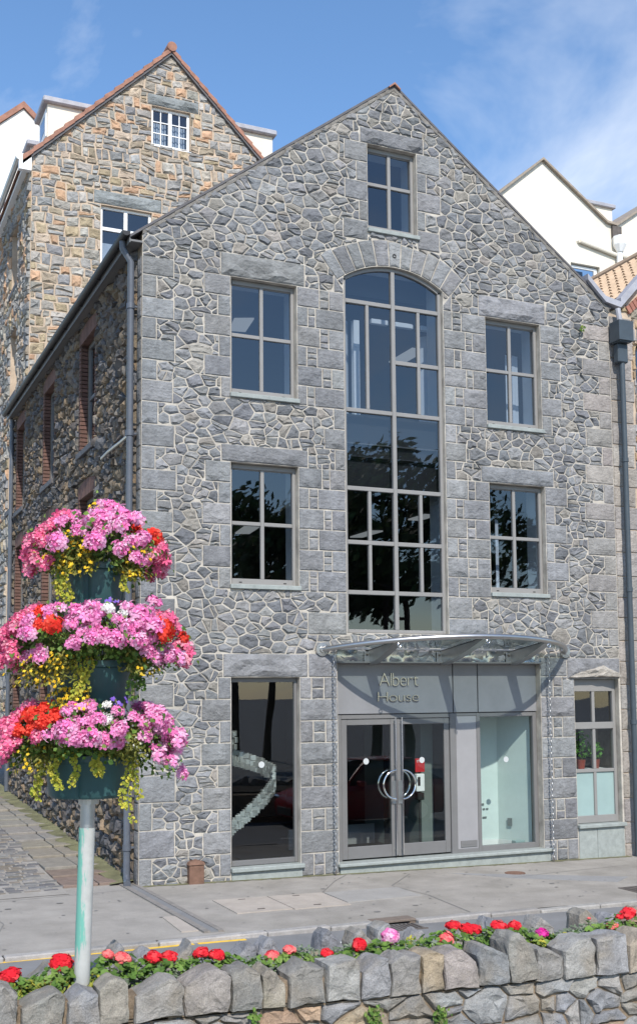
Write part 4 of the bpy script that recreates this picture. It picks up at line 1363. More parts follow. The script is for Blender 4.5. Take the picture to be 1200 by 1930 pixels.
# ------------------------------------------------------------------ canopy
can = MB()
cx_, hc, sag = 5.32, 2.355, 1.35
Rc = (hc * hc + sag * sag) / (2 * sag)
th0 = math.asin(hc / Rc)
path = []
for i in range(49):
    t = -th0 + 2 * th0 * i / 48
    D = Rc * math.cos(t) - (Rc - sag)
    path.append((cx_ + Rc * math.sin(t), -D - .03, 3.50 + .13 * D))
can.tube(path, .042, 14)
canopy = can.build('canopy', M['steel'], house, smooth=True); tag(canopy, 'bowed glass canopy with steel tube rim above the doors')
q = MB(); q.prism([(p[0], p[1] + .03, p[2] + .02) for p in path[1:-1]], (0, 0, .012)); q.build('glass_roof', M['glass_canopy'], canopy)
for (x, z) in ((path[0][0], path[0][2]), (path[-1][0], path[-1][2])):
    q = MB(); q.lathe([(.105, -.02), (.105, .03), (.05, .034), (.045, .06)], 20, (0, 0, 0), axis='y'); q.v = [(p[0] + x, -p[1] - .02, p[2] + z) for p in q.v]
    fl = q.build('flange', M['steel'], canopy, smooth=True)
    for k in range(4):
        q = MB(); q.lathe([(.012, 0), (.012, .012)], 8, (0, 0, 0), axis='y'); a = k * math.pi / 2 + .8
        q.v = [(p[0] + x + .08 * math.cos(a), -p[1] - .05, p[2] + z + .08 * math.sin(a)) for p in q.v]; q.build('bolt', M['steel_dull'], fl)
for xb in (3.86, 5.21, 6.58):
    D = Rc * math.cos(math.asin((xb - cx_) / Rc)) - (Rc - sag)
    q = MB()
    zt = 3.50 + .13 * D
    low = []
    for i in range(9):
        t = i / 8; yy = -.03 - (D - .02) * t
        low.append((yy, 3.505 + .13 * D * t - .24 + .19 * t ** 1.6))
    for xo in (-.07, .055):
        prof = [(-.03, 3.50), (-.03 - D + .02, zt - .01)] + low[::-1]
        q.prism([(xb + xo, p[0], p[1]) for p in prof], (.015, 0, 0))
    q.prism([(xb - .07, -.03, 3.495), (xb - .07, -.03 - D + .02, zt - .012), (xb + .07, -.03 - D + .02, zt - .012), (xb + .07, -.03, 3.495)], (0, 0, -.012))
    for i in range(8):
        (y0, z0), (y1, z1) = low[i], low[i + 1]
        q.prism([(xb - .055, y0, z0), (xb - .055, y1, z1), (xb + .055, y1, z1), (xb + .055, y0, z0)], (0, 0, .01))
    br = q.build('bracket', M['steel_dull'], canopy)
    q = MB(); q.bbox(xb - .15, xb + .15, -.062, -.034, 3.305, 3.47, .004); bp_ = q.build('mounting_plate', M['steel_dull'], br)
    for (dx, dz) in ((-.105, .12), (.105, .12)):
        q = MB(); q.lathe([(.019, 0), (.019, .02), (.012, .028)], 8, (0, 0, 0), axis='y'); q.v = [(p[0] + xb + dx, -p[1] - .062, p[2] + 3.305 + dz) for p in q.v]; q.build('bolt', M['iron'], bp_)
    q = MB(); ye = -.03 - D - .02; ze = zt - .05
    q.tube([(xb, ye, ze - .035 + .03 * math.cos(t)) if False else (xb + .028 * math.sin(t), ye, ze - .03 + .028 * math.cos(t)) for t in [2 * math.pi * i / 14 for i in range(15)]], .008, 6); q.build('eye_ring', M['chrome'], br, smooth=True)
# polished fascia plate under the canopy, slightly buckled
q = MB(); rng = random.Random(2); nx_ = 60
vsx = []
for i in range(nx_ + 1):
    x = 3.23 + (7.17 - 3.23) * i / nx_
    for (z, k) in ((3.31, 0), (3.37, 1), (3.43, 1), (3.50, 0)):
        vsx.append((x, -.022 + k * .010 * math.sin(x * 9 + 2 * math.sin(x * 3)) + k * .006 * math.sin(x * 23), z))
q.add(vsx, [(i * 4 + j, (i + 1) * 4 + j, (i + 1) * 4 + j + 1, i * 4 + j + 1) for i in range(nx_) for j in range(3)])
q.build('mirror_fascia', M['fascia_steel'], canopy, smooth=True)
q = MB(); q.bbox(3.24, 7.16, -.10, .12, 3.285, 3.312, .004); q.build('fascia_lip', M['frame_dark'], canopy)
q = MB(); q.bbox(3.24, 7.16, -.03, .02, 3.50, 3.53, .004); q.build('wall_rail', M['steel_dull'], canopy)

# rain chains at both ends of the canopy
def chain(x, y, ztop, zbot, label):
    root = thing('rain_chain', label, 'chain', (x, y, zbot), 'chains hanging from the canopy')
    q = MB(); z = ztop; k = 0
    while z > zbot + .02:
        ring = []
        for i in range(11):
            t = 2 * math.pi * i / 10
            a, b = .017 * math.cos(t), .034 * math.sin(t)
            ring.append((x + (a if k % 2 == 0 else a * .35), y + (a * .35 if k % 2 == 0 else a), z - .034 + b))
        q.tube(ring, .0062, 5, caps=False); z -= .052; k += 1
    tag(q.build('links', M['steel_dull'], root, smooth=True), kind='stuff')
    q = MB(); q.tube([(x, y, ztop - .01), (x, y - .0, ztop + .05)], .008, 6); q.lathe([(.02, 0), (.024, .015), (.012, .03)], 10, (x, y, ztop)); q.build('hook', M['steel_dull'], root, smooth=True)
    q = MB(); q.tube([(x, y, zbot - .04), (x, y, zbot + .04)], .012, 8); q.build('anchor', M['iron'], root, smooth=True)
chain(3.13, -.13, 3.47, .0, 'steel chain hanging from the left end of the canopy beside the doors')
chain(7.26, -.13, 3.47, -.06, 'steel chain hanging from the right end of the canopy beside the shop window')

# ------------------------------------------------------------------ inside the ground floor
q = MB(); q.box(.40, 7.86, .36, 7.4, .02, .05); q.build('floor', M['floor_in'], house)
sr_ = MB()
P1, P2 = (6.90, 1.02), (7.14, .33)
sr_.add([(5.55, .34, .05), (5.55, 1.02, .05), (5.55, 1.02, 3.3), (5.55, .34, 3.3)], [(0, 1, 2, 3)])
sr_.add([(5.55, 1.02, .05), (*P1, .05), (*P1, 3.3), (5.55, 1.02, 3.3)], [(0, 1, 2, 3)])
sr_.add([(*P1, .05), (*P2, .05), (*P2, 3.3), (*P1, 3.3)], [(0, 1, 2, 3)])
sr_.add([(5.55, .3, 3.3), (7.8, .3, 3.3), (7.8, 3, 3.3), (5.55, 3, 3.3)], [(0, 1, 2, 3)])
show = sr_.build('display_room', mat('pale_teal_wall', (.60, .68, .66), .85, vary=.03), house)
q = MB(); q.prism([(5.56, 1.0, .05), (6.88, 1.0, .05), (6.88, 1.0, .17), (5.56, 1.0, .17)], (0, .015, 0)); q.prism([(6.885, .99, .05), (7.12, .34, .05), (7.12, .34, .17), (6.885, .99, .17)], (-.012, -.005, 0)); q.build('skirting', M['white_in'], show)
q = MB(); q.prism([(6.955, .80, .42), (6.985, .71, .42), (6.985, .71, .56), (6.955, .80, .56)], (-.012, -.004, 0)); sk = q.build('wall_socket', M['steel_dull'], show)
q = MB(); q.bbox(6.78, 6.98, .30, .44, .05, .22, .01); bx = q.build('floor_box', M['frosted'], show)
q = MB(); q.box(6.84, 6.92, .294, .302, .10, .17); q.build('vent', M['rubber'], bx)
rng = random.Random(19)
for (z, n, sz) in ((1.22, 3, .05), (.78, 7, .035), (.70, 9, .028), (.55, 7, .03), (.40, 5, .03)):
    q = MB(); x = 6.02
    for k in range(n):
        w = rng.uniform(.04, .10); q.box(x, x + w, 1.004, 1.008, z, z + sz); x += w + .02
    q.build('wall_print', M['steel_dull'], show)
# lobby: columns, inner doors, dispenser stand
q = MB(); q.box(4.78, 4.95, 1.2, 1.4, .05, 3.3); q.build('lobby_column', M['rubber'], house)
q = MB(); q.box(5.2, 5.44, .8, 3.0, .05, 3.3); q.build('lobby_wall', mat('dim_green_wall', (.16, .19, .18), .8, vary=.05), house)
q = MB(); q.box(3.3, 4.0, 2.2, 2.25, .05, .4); q.box(4.2, 5.1, 2.4, 2.45, .05, .4); q.build('low_bench', M['panel'], house)
hs_ = thing('sanitiser_stand', 'white hand sanitiser dispenser on a black pole stand inside the doors', 'dispenser', (5.06, .62, .05))
q = MB(); q.lathe([(.14, .05), (.14, .065), (.02, .075)], 20, (5.06, .62, 0)); q.tube([(5.06, .62, .07), (5.06, .62, 1.5)], .014, 8); q.build('pole', M['rubber'], hs_)
q = MB(); q.bbox(4.98, 5.14, .56, .66, 1.12, 1.42, .012); q.build('dispenser', M['white_paint'], hs_)
q = MB(); q.bbox(5.0, 5.05, .548, .57, 1.22, 1.37, .006); q.bbox(5.0, 5.12, .55, .67, .98, 1.10, .008); q.build('drip_tray', M['rubber'], hs_)
q = MB(); q.box(4.98, 5.16, .60, .61, 1.45, 1.68); sg = q.build('notice', M['red_sign'], hs_)
def flat_text(text, x, y, z, size, m, parent, name='lettering'):
    cu = bpy.data.curves.new(name, 'FONT'); cu.body = text; cu.size = size; cu.align_x = 'CENTER'; cu.extrude = .001
    o = bpy.data.objects.new('tmp', cu); COL.objects.link(o); bpy.context.view_layer.update()
    me = bpy.data.meshes.new_from_object(o.evaluated_get(bpy.context.evaluated_depsgraph_get())); bpy.data.objects.remove(o)
    for v in me.vertices:
        v.co = Vector((x + v.co.x, y - v.co.z, z + v.co.y)) - OFF[parent.name]
    me.materials.append(m); me.name = name
    o = bpy.data.objects.new(name, me); COL.objects.link(o); o.parent = parent
    OFF[o.name] = OFF[parent.name]
    return o
flat_text('STOP', 5.07, .598, 1.615, .055, M['white_paint'], sg)
# silver spiral of small blocks in the display window
sp = thing('spiral_sculpture', 'silver sculpture of small metal blocks rising in a spiral inside the left display window', 'sculpture', (1.95, 1.35, .05))
rng = random.Random(9)
q = MB(); q.lathe([(.16, .0), (.16, .05), (.03, .06), (.025, 2.4)], 16, (1.75, 1.25, .05)); q.build('post', M['steel_dull'], sp, smooth=True)
crv = [(1.60, .62, .62), (1.78, .58, .80), (2.0, .55, .97), (2.22, .58, 1.15), (2.42, .70, 1.33), (2.52, .95, 1.50), (2.38, 1.25, 1.62), (2.08, 1.40, 1.72), (1.78, 1.30, 1.80), (1.62, 1.02, 1.92), (1.80, .85, 2.06)]
blk = MB(); blk.bbox(-.046, .046, -.03, .03, -.042, .042, .005); bme = None
for k in range(58):
    t = k / 57 * (len(crv) - 1); i = min(int(t), len(crv) - 2); p = Vector(crv[i]).lerp(Vector(crv[i + 1]), t - i); d = Vector(crv[i + 1]) - Vector(crv[i]); a = math.atan2(d.y, d.x)
    for r in range(3):
        pp_ = p + Vector((0, .0, (r - 1) * .088 * (.7 + .5 * k / 57))) + Vector((rng.uniform(-.008, .008), rng.uniform(-.02, .02), 0))
        if bme is None:
            o = blk.build('block', M['silver'], sp, loc=(0, 0, 0)); bme = o.data; o.location = pp_ - OFF[sp.name]; o.rotation_euler = (0, 0, a)
        else:
            place(bme, 'block', sp, pp_, (0, 0, a + rng.uniform(-.25, .25)), (1, 1, rng.uniform(.9, 1.2)))
q = MB(); q.bbox(1.55, 2.25, .42, .9, .05, .065, .004); o = q.build('door_mat', mat('pale_mat', (.42, .40, .33), .95, vary=.2, vscale=20), None, loc=(1.9, .66, .05)); tag(o, 'pale patterned mat on the floor inside the left display window', 'mat')
# potted plants on the ledge of the right window
rng = random.Random(14)
def leafy(mb, c, rx_, ry_, rz_, n, size, pal, up=.3, fold=.25):
    for _ in range(n):
        while True:
            p = Vector((rng.uniform(-1, 1), rng.uniform(-1, 1), rng.uniform(-1, 1)))
            if p.length < 1: break
        q0 = Vector((c[0] + p.x * rx_, c[1] + p.y * ry_, c[2] + p.z * rz_))
        nrm = Vector((p.x + rng.uniform(-.8, .8), p.y + rng.uniform(-.8, .8), p.z + up + rng.uniform(-.6, .8))).normalized()
        one_leaf(mb, q0, nrm, size * rng.uniform(.6, 1.3), jit(rng.choice(pal), rng, .25), fold)
def one_leaf(mb, p, nrm, s, col, fold=.25, long=1.5):
    a = nrm.orthogonal().normalized(); a.rotate(Matrix.Rotation(rng.uniform(0, 6.28), 3, nrm)); b = nrm.cross(a)
    L_ = s * long
    mb.add([p - a * L_ * .5, p - a * L_ * .1 + b * s * .5 + nrm * s * fold, p + a * L_ * .5, p - a * L_ * .1 - b * s * .5 + nrm * s * fold, p + a * L_ * .25 + b * s * .3 + nrm * s * fold * .7, p + a * L_ * .25 - b * s * .3 + nrm * s * fold * .7],
           [(0, 2, 4, 1), (0, 3, 5, 2)], col)
for (x, c, lab, h) in ((8.06, (.02, .05, .28), 'leafy green plant in a blue pot on the ledge inside the right window', .30), (8.30, (.26, .05, .03), 'taller leafy green plant in a reddish pot inside the right window', .48), (8.62, (.24, .06, .04), 'low spreading green plant in a reddish pot at the right end of the window ledge', .26)):
    root = thing('pot_plant', lab, 'plant', (x, .42, 1.40), 'pot plants on the right window ledge')
    q = MB(); q.lathe([(.06, 1.40), (.085, 1.56), (.09, 1.57), (.075, 1.565)], 14, (x, .42, 0), c); q.build('pot', mat('glazed_pot', c, .4, vary=.1), root, smooth=True)
    q = MB(); leafy(q, (x, .42, 1.60 + h * .5), .15, .14, h * .55, 90, .055, [(.10, .26, .04), (.14, .34, .05), (.07, .18, .03)]); tag(q.build('foliage', M['leaf'], root), kind='stuff')
q = MB(); q.box(7.86, 8.88, .2, .62, 1.36, 1.40); q.build('window_ledge', M['white_in'], house)
q = MB(); q.add([(7.86, .7, .0), (8.88, .7, 0), (8.88, .7, 3.3), (7.86, .7, 3.3)], [(0, 1, 2, 3)]); q.build('rear_partition', M['dark_in'], house)
# rusty pointed box at the foot of the wall
bxr = thing('wall_box', 'small rusty brown metal box with a pointed top at the foot of the wall', 'metal box', (.85, -.08, 0))
q = MB(); q.bbox(.74, .97, -.13, -.005, -.02, .27, .008); q.build('body', M['rust'], bxr)
q = MB(); q.prism([(.725, -.145, .27), (.985, -.145, .27), (.965, -.13, .31), (.855, -.12, .345), (.745, -.13, .31)], (0, .14, 0)); q.build('lid', M['rust'], bxr)

# ================================================================== BUILDINGS BEHIND AND BESIDE
# --- tall multicoloured rubble building behind on the left
YB = 12.8
FB = (Vector((0, YB, 0)), X, Z, -Y)
bl = thing('rubble_gable_building', 'tall gabled building of multicoloured rubble stone behind the grey one', 'building', (4.2, YB, .4))
BL, BR, BE, BAX, BAZ = .42, 8.0, 17.12, 4.22, 20.85
bpoly = [(BL, 7.5), (BR, 7.5), (BR, BE + .05), (BAX, BAZ), (BL, BE)]
BW1 = rect(3.68, 4.80, 18.10, 19.22); BW2 = rect(2.28, 3.70, 14.28, 16.10)
m = MB(); vs, fs = sheet(bpoly, [BW1, BW2], FB); m.add(vs, fs)
for h in (BW1, BW2):
    for i in range(4):
        a, b = h[i], h[(i + 1) % 4]
        m.add([(a[0], YB, a[1]), (b[0], YB, b[1]), (b[0], YB + .25, b[1]), (a[0], YB + .25, a[1])], [(0, 1, 2, 3)])
gab = m.build('gable_wall', M['mortar_pink'], bl)
LINT = [rect(3.55, 5.05, 19.23, 19.56), rect(2.08, 3.98, 16.12, 16.50)]
rng = random.Random(101)
MIX = [(.33, .31, .28), (.28, .275, .265), (.25, .25, .25), (.35, .315, .265), (.48, .31, .20), (.44, .29, .19), (.35, .285, .19), (.29, .24, .18), (.42, .34, .265), (.285, .275, .26), (.355, .33, .295), (.31, .295, .26), (.24, .24, .238), (.31, .30, .28), (.36, .34, .31), (.275, .265, .245), (.30, .30, .295)]
def warp(p):
    x, y = p
    return (x + .07 * mnoise.noise(Vector((x * 1.6, y * 1.6, 3.0))) + .03 * mnoise.noise(Vector((x * 5, y * 5, 9.0))),
            y + .13 * mnoise.noise(Vector((x * 1.3, y * .9, 7.0))) + .05 * mnoise.noise(Vector((x * 4, y * 4, 1.0))))
raw = [[warp(q) for q in p] for p in coursed(BL - .3, BR + .3, 8.8, 21.2, rng, .15, .33, .17, .48, .045)]
bs = chip_cells(split_holes(raw, [(BL, 9.0), (BR, 9.0), (BR, BE + .05), (BAX, BAZ), (BL, BE)], [BW1, BW2] + LINT), rng, .25, .9, .09)
vis = []
bs.sort(key=lambda p: -area(p) if centroid(p)[1] > 10.2 and centroid(p)[0] < 7.3 and centroid(p)[1] - 11.0 > (centroid(p)[0] - .6) * .75 else 1)
rest = MB()
for i, p in enumerate(bs):
    c = jit(rng.choice(MIX), rng, .16)
    mb = MB() if i < 300 else rest
    stone(mb, p, FB, rng, c, joint=.012, relief=rng.uniform(.03, .06), base=.015, sub=.14, rough=.014)
    if i < 300: mb.build('rubble_stone', M['stone'], gab)
tag(rest.build('rubble_masonry', M['stone'], gab), kind='stuff')
for q_ in LINT:
    mb = MB(); block(mb, q_[0][0], q_[1][0], q_[0][1], q_[2][1], FB, rng, (.22, .235, .235), relief=.07, cell=.12, base=.03, margin=.05); mb.build('lintel', M['stone'], gab)
FBS = (Vector((BL, 0, 0)), -Y, Z, -X)
bsp = [(-26, 1), (-YB, 1), (-YB, BE), (-26, BE)]
sh = []
for (ya, yb) in ((14.6, 15.9), (18.0, 19.3), (21.5, 22.8)):
    for (za, zb2) in ((14.3, 16.1), (11.2, 13.1), (8.0, 9.9), (4.8, 6.7)): sh.append(rect(-yb, -ya, za, zb2))
m = MB(); vs, fs = sheet(bsp, sh, FBS); m.add(vs, fs)
for h in sh:
    for i in range(4):
        a, b = h[i], h[(i + 1) % 4]
        m.add([(BL, -a[0], a[1]), (BL, -b[0], b[1]), (BL + .3, -b[0], b[1]), (BL + .3, -a[0], a[1])], [(0, 1, 2, 3)])
bside = m.build('side_wall', M['mortar_pink'], bl)
for h in sh:
    f = MB(); a, b, za, zb2 = h[0][0], h[1][0], h[0][1], h[2][1]
    f.box(BL + .2, BL + .26, -b, -a, za, zb2); f.build('window', M['frame_dark'], bl)
    f = MB(); f.box(BL - .08, BL + .2, -b - .08, -a + .08, za - .14, za - .002); f.build('sill', M['slate'], bl)
cs = split_holes(coursed(-26, -YB, 1, BE, rng, .2, .38, .25, .6, .06), bsp, sh)
rest = MB()
for p in cs: stone(rest, p, FBS, rng, jit(rng.choice(MIX), rng, .16), joint=.012, relief=.07, base=.03, sub=.2, rough=.01)
tag(rest.build('rubble_masonry', M['stone'], bside), kind='stuff')
# roof with terracotta verge tiles
m = MB(); s1 = (BAZ - BE) / (BAX - BL)
for (xa, za) in ((BL - .25, BE - .25 * s1), (BR + .25, BE - .2)):
    m.prism([(xa, YB - .02, za + .03), (BAX, YB - .02, BAZ + .03), (BAX, YB - .02, BAZ + .12), (xa, YB - .02, za + .12)], (0, 14, 0))
broof = m.build('roof', M['terracotta'], bl)
for (xa, za) in ((BL - .25, BE - .25 * s1), (BR + .25, BE - .2)):
    n = 15
    for i in range(n):
        t0, t1 = i / n, (i + 1) / n
        ax, az, bx, bz = xa + (BAX - xa) * t0, za + (BAZ - za) * t0, xa + (BAX - xa) * t1, za + (BAZ - za) * t1
        q = MB(); q.prism([(ax, YB - .13, az + .02), (bx, YB - .13, bz + .0), (bx, YB - .13, bz + .12), (ax, YB - .13, az + .175)], (0, .32, 0)); q.build('verge_tile', M['terracotta'], broof)
    q = MB(); q.prism([(xa, YB - .10, za - .075), (BAX, YB - .10, BAZ - .075), (BAX, YB - .10, BAZ + .02), (xa, YB - .10, za + .02)], (0, .1, 0)); q.build('undercloak', M['slate'], broof)
q = MB(); q.tube([(BAX, YB - .16, BAZ + .14), (BAX, YB + .45, BAZ + .14)], .14, 12); q.build('ridge_tile', M['terracotta'], broof)
q = MB(); q.tube([(BAX, YB + .47, BAZ + .13), (BAX, YB + 13, BAZ + .13)], .13, 10); q.build('ridge_tile', M['terracotta'], broof)
q = MB(); xg = BL - .27
loop = [(xg - .07 + .08 * math.cos(t), BE - .10 - .09 * math.sin(t)) for t in [math.pi * i / 8 for i in range(9)]]
q.prism([(p[0], YB - .05, p[1]) for p in loop], (0, 13, 0)); bg_ = q.build('gutter', M['steel_dull'], bl)
q = MB(); q.box(BL - .20, BL, YB, YB + 13, BE - .33, BE - .22); q.build('fascia', M['white_paint'], broof)
q = MB(); q.box(BL - .34, BL - .02, YB - .10, YB + .06, BE - .46, BE - .04); q.build('box_end', M['white_paint'], broof)
def sash(h, y, parent, small):
    f = MB(); x0, x1, z0, z1 = h[0][0], h[1][0], h[0][1], h[2][1]; xm = (x0 + x1) / 2; t = .07
    f.bbox(x0, x0 + t, y, y + .07, z0, z1, .006); f.bbox(x1 - t, x1, y, y + .07, z0, z1, .006); f.bbox(x0 + t, x1 - t, y, y + .07, z1 - t, z1, .006); f.bbox(x0 + t, x1 - t, y, y + .07, z0, z0 + t, .006)
    f.bbox(xm - .05, xm + .05, y - .004, y + .07, z0 + t, z1 - t, .006)
    if small:
        for k in (1, 2): 
            zz_ = z0 + t + (z1 - z0 - 2 * t) * k / 3
            f.box(x0 + t, xm - .05, y + .015, y + .04, zz_ - .012, zz_ + .012); f.box(xm + .05, x1 - t, y + .015, y + .04, zz_ - .012, zz_ + .012)
        for c in ((x0 + t + xm - .05) / 2, (xm + .05 + x1 - t) / 2): f.box(c - .012, c + .012, y + .013, y + .042, z0 + t, z1 - t)
    else:
        zz_ = z0 + (z1 - z0) * .66
        f.box(x0 + t, xm - .05, y + .002, y + .065, zz_ - .045, zz_ + .045); f.box(xm + .05, x1 - t, y + .002, y + .065, zz_ - .045, zz_ + .045)
    w = f.build('window', M['white_paint'], parent)
    for (a, b) in ((x0 + t, xm - .05), (xm + .05, x1 - t)): pane(w, a, b, z0 + t, z1 - t, y + .045)
    q = MB(); q.bbox(x0 - .03, x1 + .03, y - .12, y + .05, z0 - .06, z0 - .002, .008); q.build('sill', M['white_paint'] if small else M['sill'], w)
    return w
wa = sash(BW1, YB + .10, bl, True); wb = sash(BW2, YB + .10, bl, False)
q = MB(); rng = random.Random(4)
for (a, b) in ((3.76, 4.17), (4.31, 4.72)):
    n = 7
    for i in range(n): q.box(a + (b - a) * i / n, a + (b - a) * (i + .75) / n, YB + .24 + .02 * (i % 2), YB + .25 + .02 * (i % 2), 18.16, 18.85)
q.build('net_curtain', M['blind'], wa)
q = MB(); q.box(2.38, 2.92, YB + .30, YB + .32, 14.32, 15.15); q.box(3.05, 3.6, YB + .30, YB + .32, 14.32, 14.8); q.build('blind', M['blind'], wb)
q = MB(); q.add([(2.0, YB + 1.2, 14), (5.2, YB + 1.2, 14), (5.2, YB + 1.2, 19.3), (2.0, YB + 1.2, 19.3)], [(0, 1, 2, 3)]); q.build('room', M['grey_in'], bl)
q = MB(); q.box(BR - .02, BR, YB, 26, 3, BE); q.build('side_wall', M['mortar_pink'], bl)
# flat roofed dormers on the left slope and one on the right
def dormer(x0, x1, y0, y1, z0, z1, face):
    q = MB(); q.box(x0, x1, y0, y1, z0, z1); d = q.build('dormer', M['cream'], broof)
    q = MB(); q.bbox(x0 - .14, x1 + .1, y0 - .14, y1 + .14, z1 + .002, z1 + .17, .03); q.build('dormer_roof', M['lead'], d)
    q = MB()
    if face < 0: q.bbox(x0 - .03, x0 + .02, y0 + .12, y1 - .12, z0 + .5, z1 - .1, .01)
    else: q.bbox(x1 - .02, x1 + .03, y0 + .12, y1 - .12, z0 + .5, z1 - .1, .01)
    f = q.build('dormer_window', M['white_paint'], d)
    if face < 0:
        q = MB(); q.box(x0 - .04, x0 - .032, y0 + .3, y1 - .3, z0 + .7, z1 - .25); q.build('pane', M['glass'], f)
dormer(1.03, 3.4, 14.0, 15.2, 17.9, 19.30, -1)
dormer(1.03, 3.4, 16.7, 17.9, 17.9, 19.30, -1)
dormer(5.2, 7.50, 13.3, 14.5, 17.9, 19.30, 1)

# --- white rendered house far left
wh = thing('white_house', 'white rendered gabled house with terracotta verge at far left behind the dormers', 'house', (2.9, 30, .5))
q = MB(); ap = (2.88, 27.55); pts = [(-2.2, 6), (7.2, 6), (7.2, 23.7), ap, (-2.2, 22.9)]
q.prism([(p[0], 30, p[1]) for p in pts], (0, 8, 0)); q.build('wall', M['white'], wh)
q = MB()
for (xa, za) in ((-2.5, 22.65), (7.5, 23.45)): q.prism([(xa, 29.9, za + .02), (ap[0], 29.9, ap[1] + .02), (ap[0], 29.9, ap[1] + .30), (xa, 29.9, za + .30)], (0, 8.2, 0))
q.build('roof', M['terracotta'], wh)
q = MB(); q.bbox(1.35, 2.1, 29.93, 30.02, 22.0, 23.2, .02); w_ = q.build('window', M['white_paint'], wh)
q = MB(); q.box(1.45, 2.0, 29.90, 29.925, 22.1, 23.1); q.build('pane', M['glass'], w_)
q = MB(); q.bbox(1.1, 2.3, 29.8, 30.02, 23.22, 23.38, .02); q.build('hood', M['lead'], w_)

# --- cream rendered house on the right
cr_ = thing('cream_house', 'cream rendered house with two gables and white pipes behind on the right', 'house', (17.5, 12, 0))
pts = [(11.5, 2), (24, 2), (24, 21.2), (22.6, 20.5), (19.05, 17.98), (18.66, 18.02), (16.2, 19.68), (14.57, 18.30), (11.5, 15.7)]
hole = rect(17.22, 18.36, 15.2, 16.5)
FC = (Vector((0, 12, 0)), X, Z, -Y)
m = MB(); vs, fs = sheet(pts, [hole], FC); m.add(vs, fs)
for i in range(4):
    a, b = hole[i], hole[(i + 1) % 4]; m.add([(a[0], 12, a[1]), (b[0], 12, b[1]), (b[0], 12.2, b[1]), (a[0], 12.2, a[1])], [(0, 1, 2, 3)])
m.build('wall', M['cream'], cr_)
q = MB(); chain_ = [(11.4, 15.6), (14.57, 18.30), (16.2, 19.68), (18.66, 18.02), (19.05, 17.98), (22.6, 20.5), (24, 21.2)]
for i in range(len(chain_) - 1):
    (ax, az), (bx, bz) = chain_[i], chain_[i + 1]
    q.prism([(ax, 11.88, az - .01), (bx, 11.88, bz - .01), (bx, 11.88, bz + .065), (ax, 11.88, az + .065)], (0, 8, 0))
q.build('roof', mat('brown_verge', (.30, .25, .20), .85, vary=.2), cr_)
q = MB(); q.box(18.75, 19.75, 13.0, 14.2, 17.5, 19.1); q.build('chimney', M['cream'], cr_)
q = MB(); q.bbox(18.65, 19.85, 12.9, 14.3, 19.1, 19.24, .02); q.build('chimney_cap', M['lead'], cr_)
f = MB(); x0, x1, z0, z1 = 17.26, 18.32, 15.2, 16.46
f.bbox(x0, x1, 12.10, 12.17, z1 - .08, z1, .006); f.bbox(x1 - .12, x1, 12.10, 12.17, z0, z1 - .08, .006); f.bbox(x0, x0 + .08, 12.10, 12.17, z0, z1 - .08, .006)
w_ = f.build('window', M['white_paint'], cr_); pane(w_, x0 + .08, x1 - .12, z0, z1 - .08, 12.14)
q = MB(); 
for i in range(9): q.box(x0 + .1 + i * .095, x0 + .18 + i * .095, 12.3, 12.31, 15.2, 15.95 - .05 * (i % 2))
q.build('net_curtain', M['white_in'], w_)
q = MB(); q.add([(17, 13.2, 15), (18.6, 13.2, 15), (18.6, 13.2, 16.8), (17, 13.2, 16.8)], [(0, 1, 2, 3)]); q.build('room', M['grey_in'], cr_)
q = MB(); q.tube([(19.06, 11.85, 17.45), (19.06, 11.85, 13)], .10, 10); q.lathe([(.11, 17.05), (.22, 17.28), (.24, 17.55), (.22, 17.56)], 8, (19.06, 11.82, 0)); cp = q.build('downpipe', M['white_paint'], cr_)
q = MB(); q.box(18.86, 19.22, 11.9, 11.99, 17.55, 17.95); q.build('outlet', M['iron'], cp)
q = MB(); q.tube([(17.55, 11.92, 17.22), (18.95, 11.92, 16.98), (19.2, 11.92, 16.98), (22.5, 11.92, 16.86)], .065, 8); q.tube([(17.55, 11.92, 17.22), (17.5, 12.05, 17.22)], .065, 8); q.build('waste_pipe', M['cream'], cr_)

# --- neighbour on the right: granite corner, rubble gable, pantiled slope, lead valley
nb = thing('neighbour_building', 'brown stone neighbour building with sandy pantiled roof and lead valley at the right edge', 'building', (11, 0, -.15))
FN = (Vector((0, .03, 0)), X, Z, -Y)
npoly = [(8.91, -.4), (13.4, -.4), (13.4, 9.98), (11.15, 11.75), (9.62, 10.45), (9.15, 9.98), (8.91, 9.85)]
nh = [rect(9.52, 10.6, 7.55, 9.3)]
m = MB(); vs, fs = sheet(npoly, nh, FN); m.add(vs, fs); nw = m.build('front_wall', M['mortar_pink'], nb)
rng = random.Random(55); z = -.3; r = 0
while z < 9.6:
    h = .40 + rng.uniform(-.04, .05); w = (.54 if r % 2 else .50) + rng.uniform(0, .03)
    mb = MB(); block(mb, 8.915, 8.915 + w, z, min(z + h, 9.8), FN, rng, jit(rng.choice([(.30, .27, .24), (.34, .31, .28), (.28, .26, .245)]), rng, .1), relief=.02, joint=.006, base=.02, cell=.12)
    mb.build('granite_quoin', M['stone'], nw); z += h; r += 1
rest = MB()
for p in split_holes(coursed(9.2, 13.4, -.2, 11.7, rng, .17, .34, .22, .5, .05), npoly, nh + [rect(8.9, 9.43, -.4, 9.9)]):
    stone(rest, p, FN, rng, jit(rng.choice([(.30, .26, .21), (.36, .27, .17), (.25, .24, .235), (.28, .27, .26), (.33, .24, .15)]), rng, .14), joint=.012, relief=.05, base=.015)
tag(rest.build('rubble_masonry', M['stone'], nw), kind='stuff')
q = MB(); q.box(9.52, 10.6, .12, .18, 7.55, 9.3); wn = q.build('window', M['frame_dark'], nb)
q = MB(); q.box(9.60, 10.52, .10, .118, 7.63, 9.22); q.build('pane', M['glass'], wn)
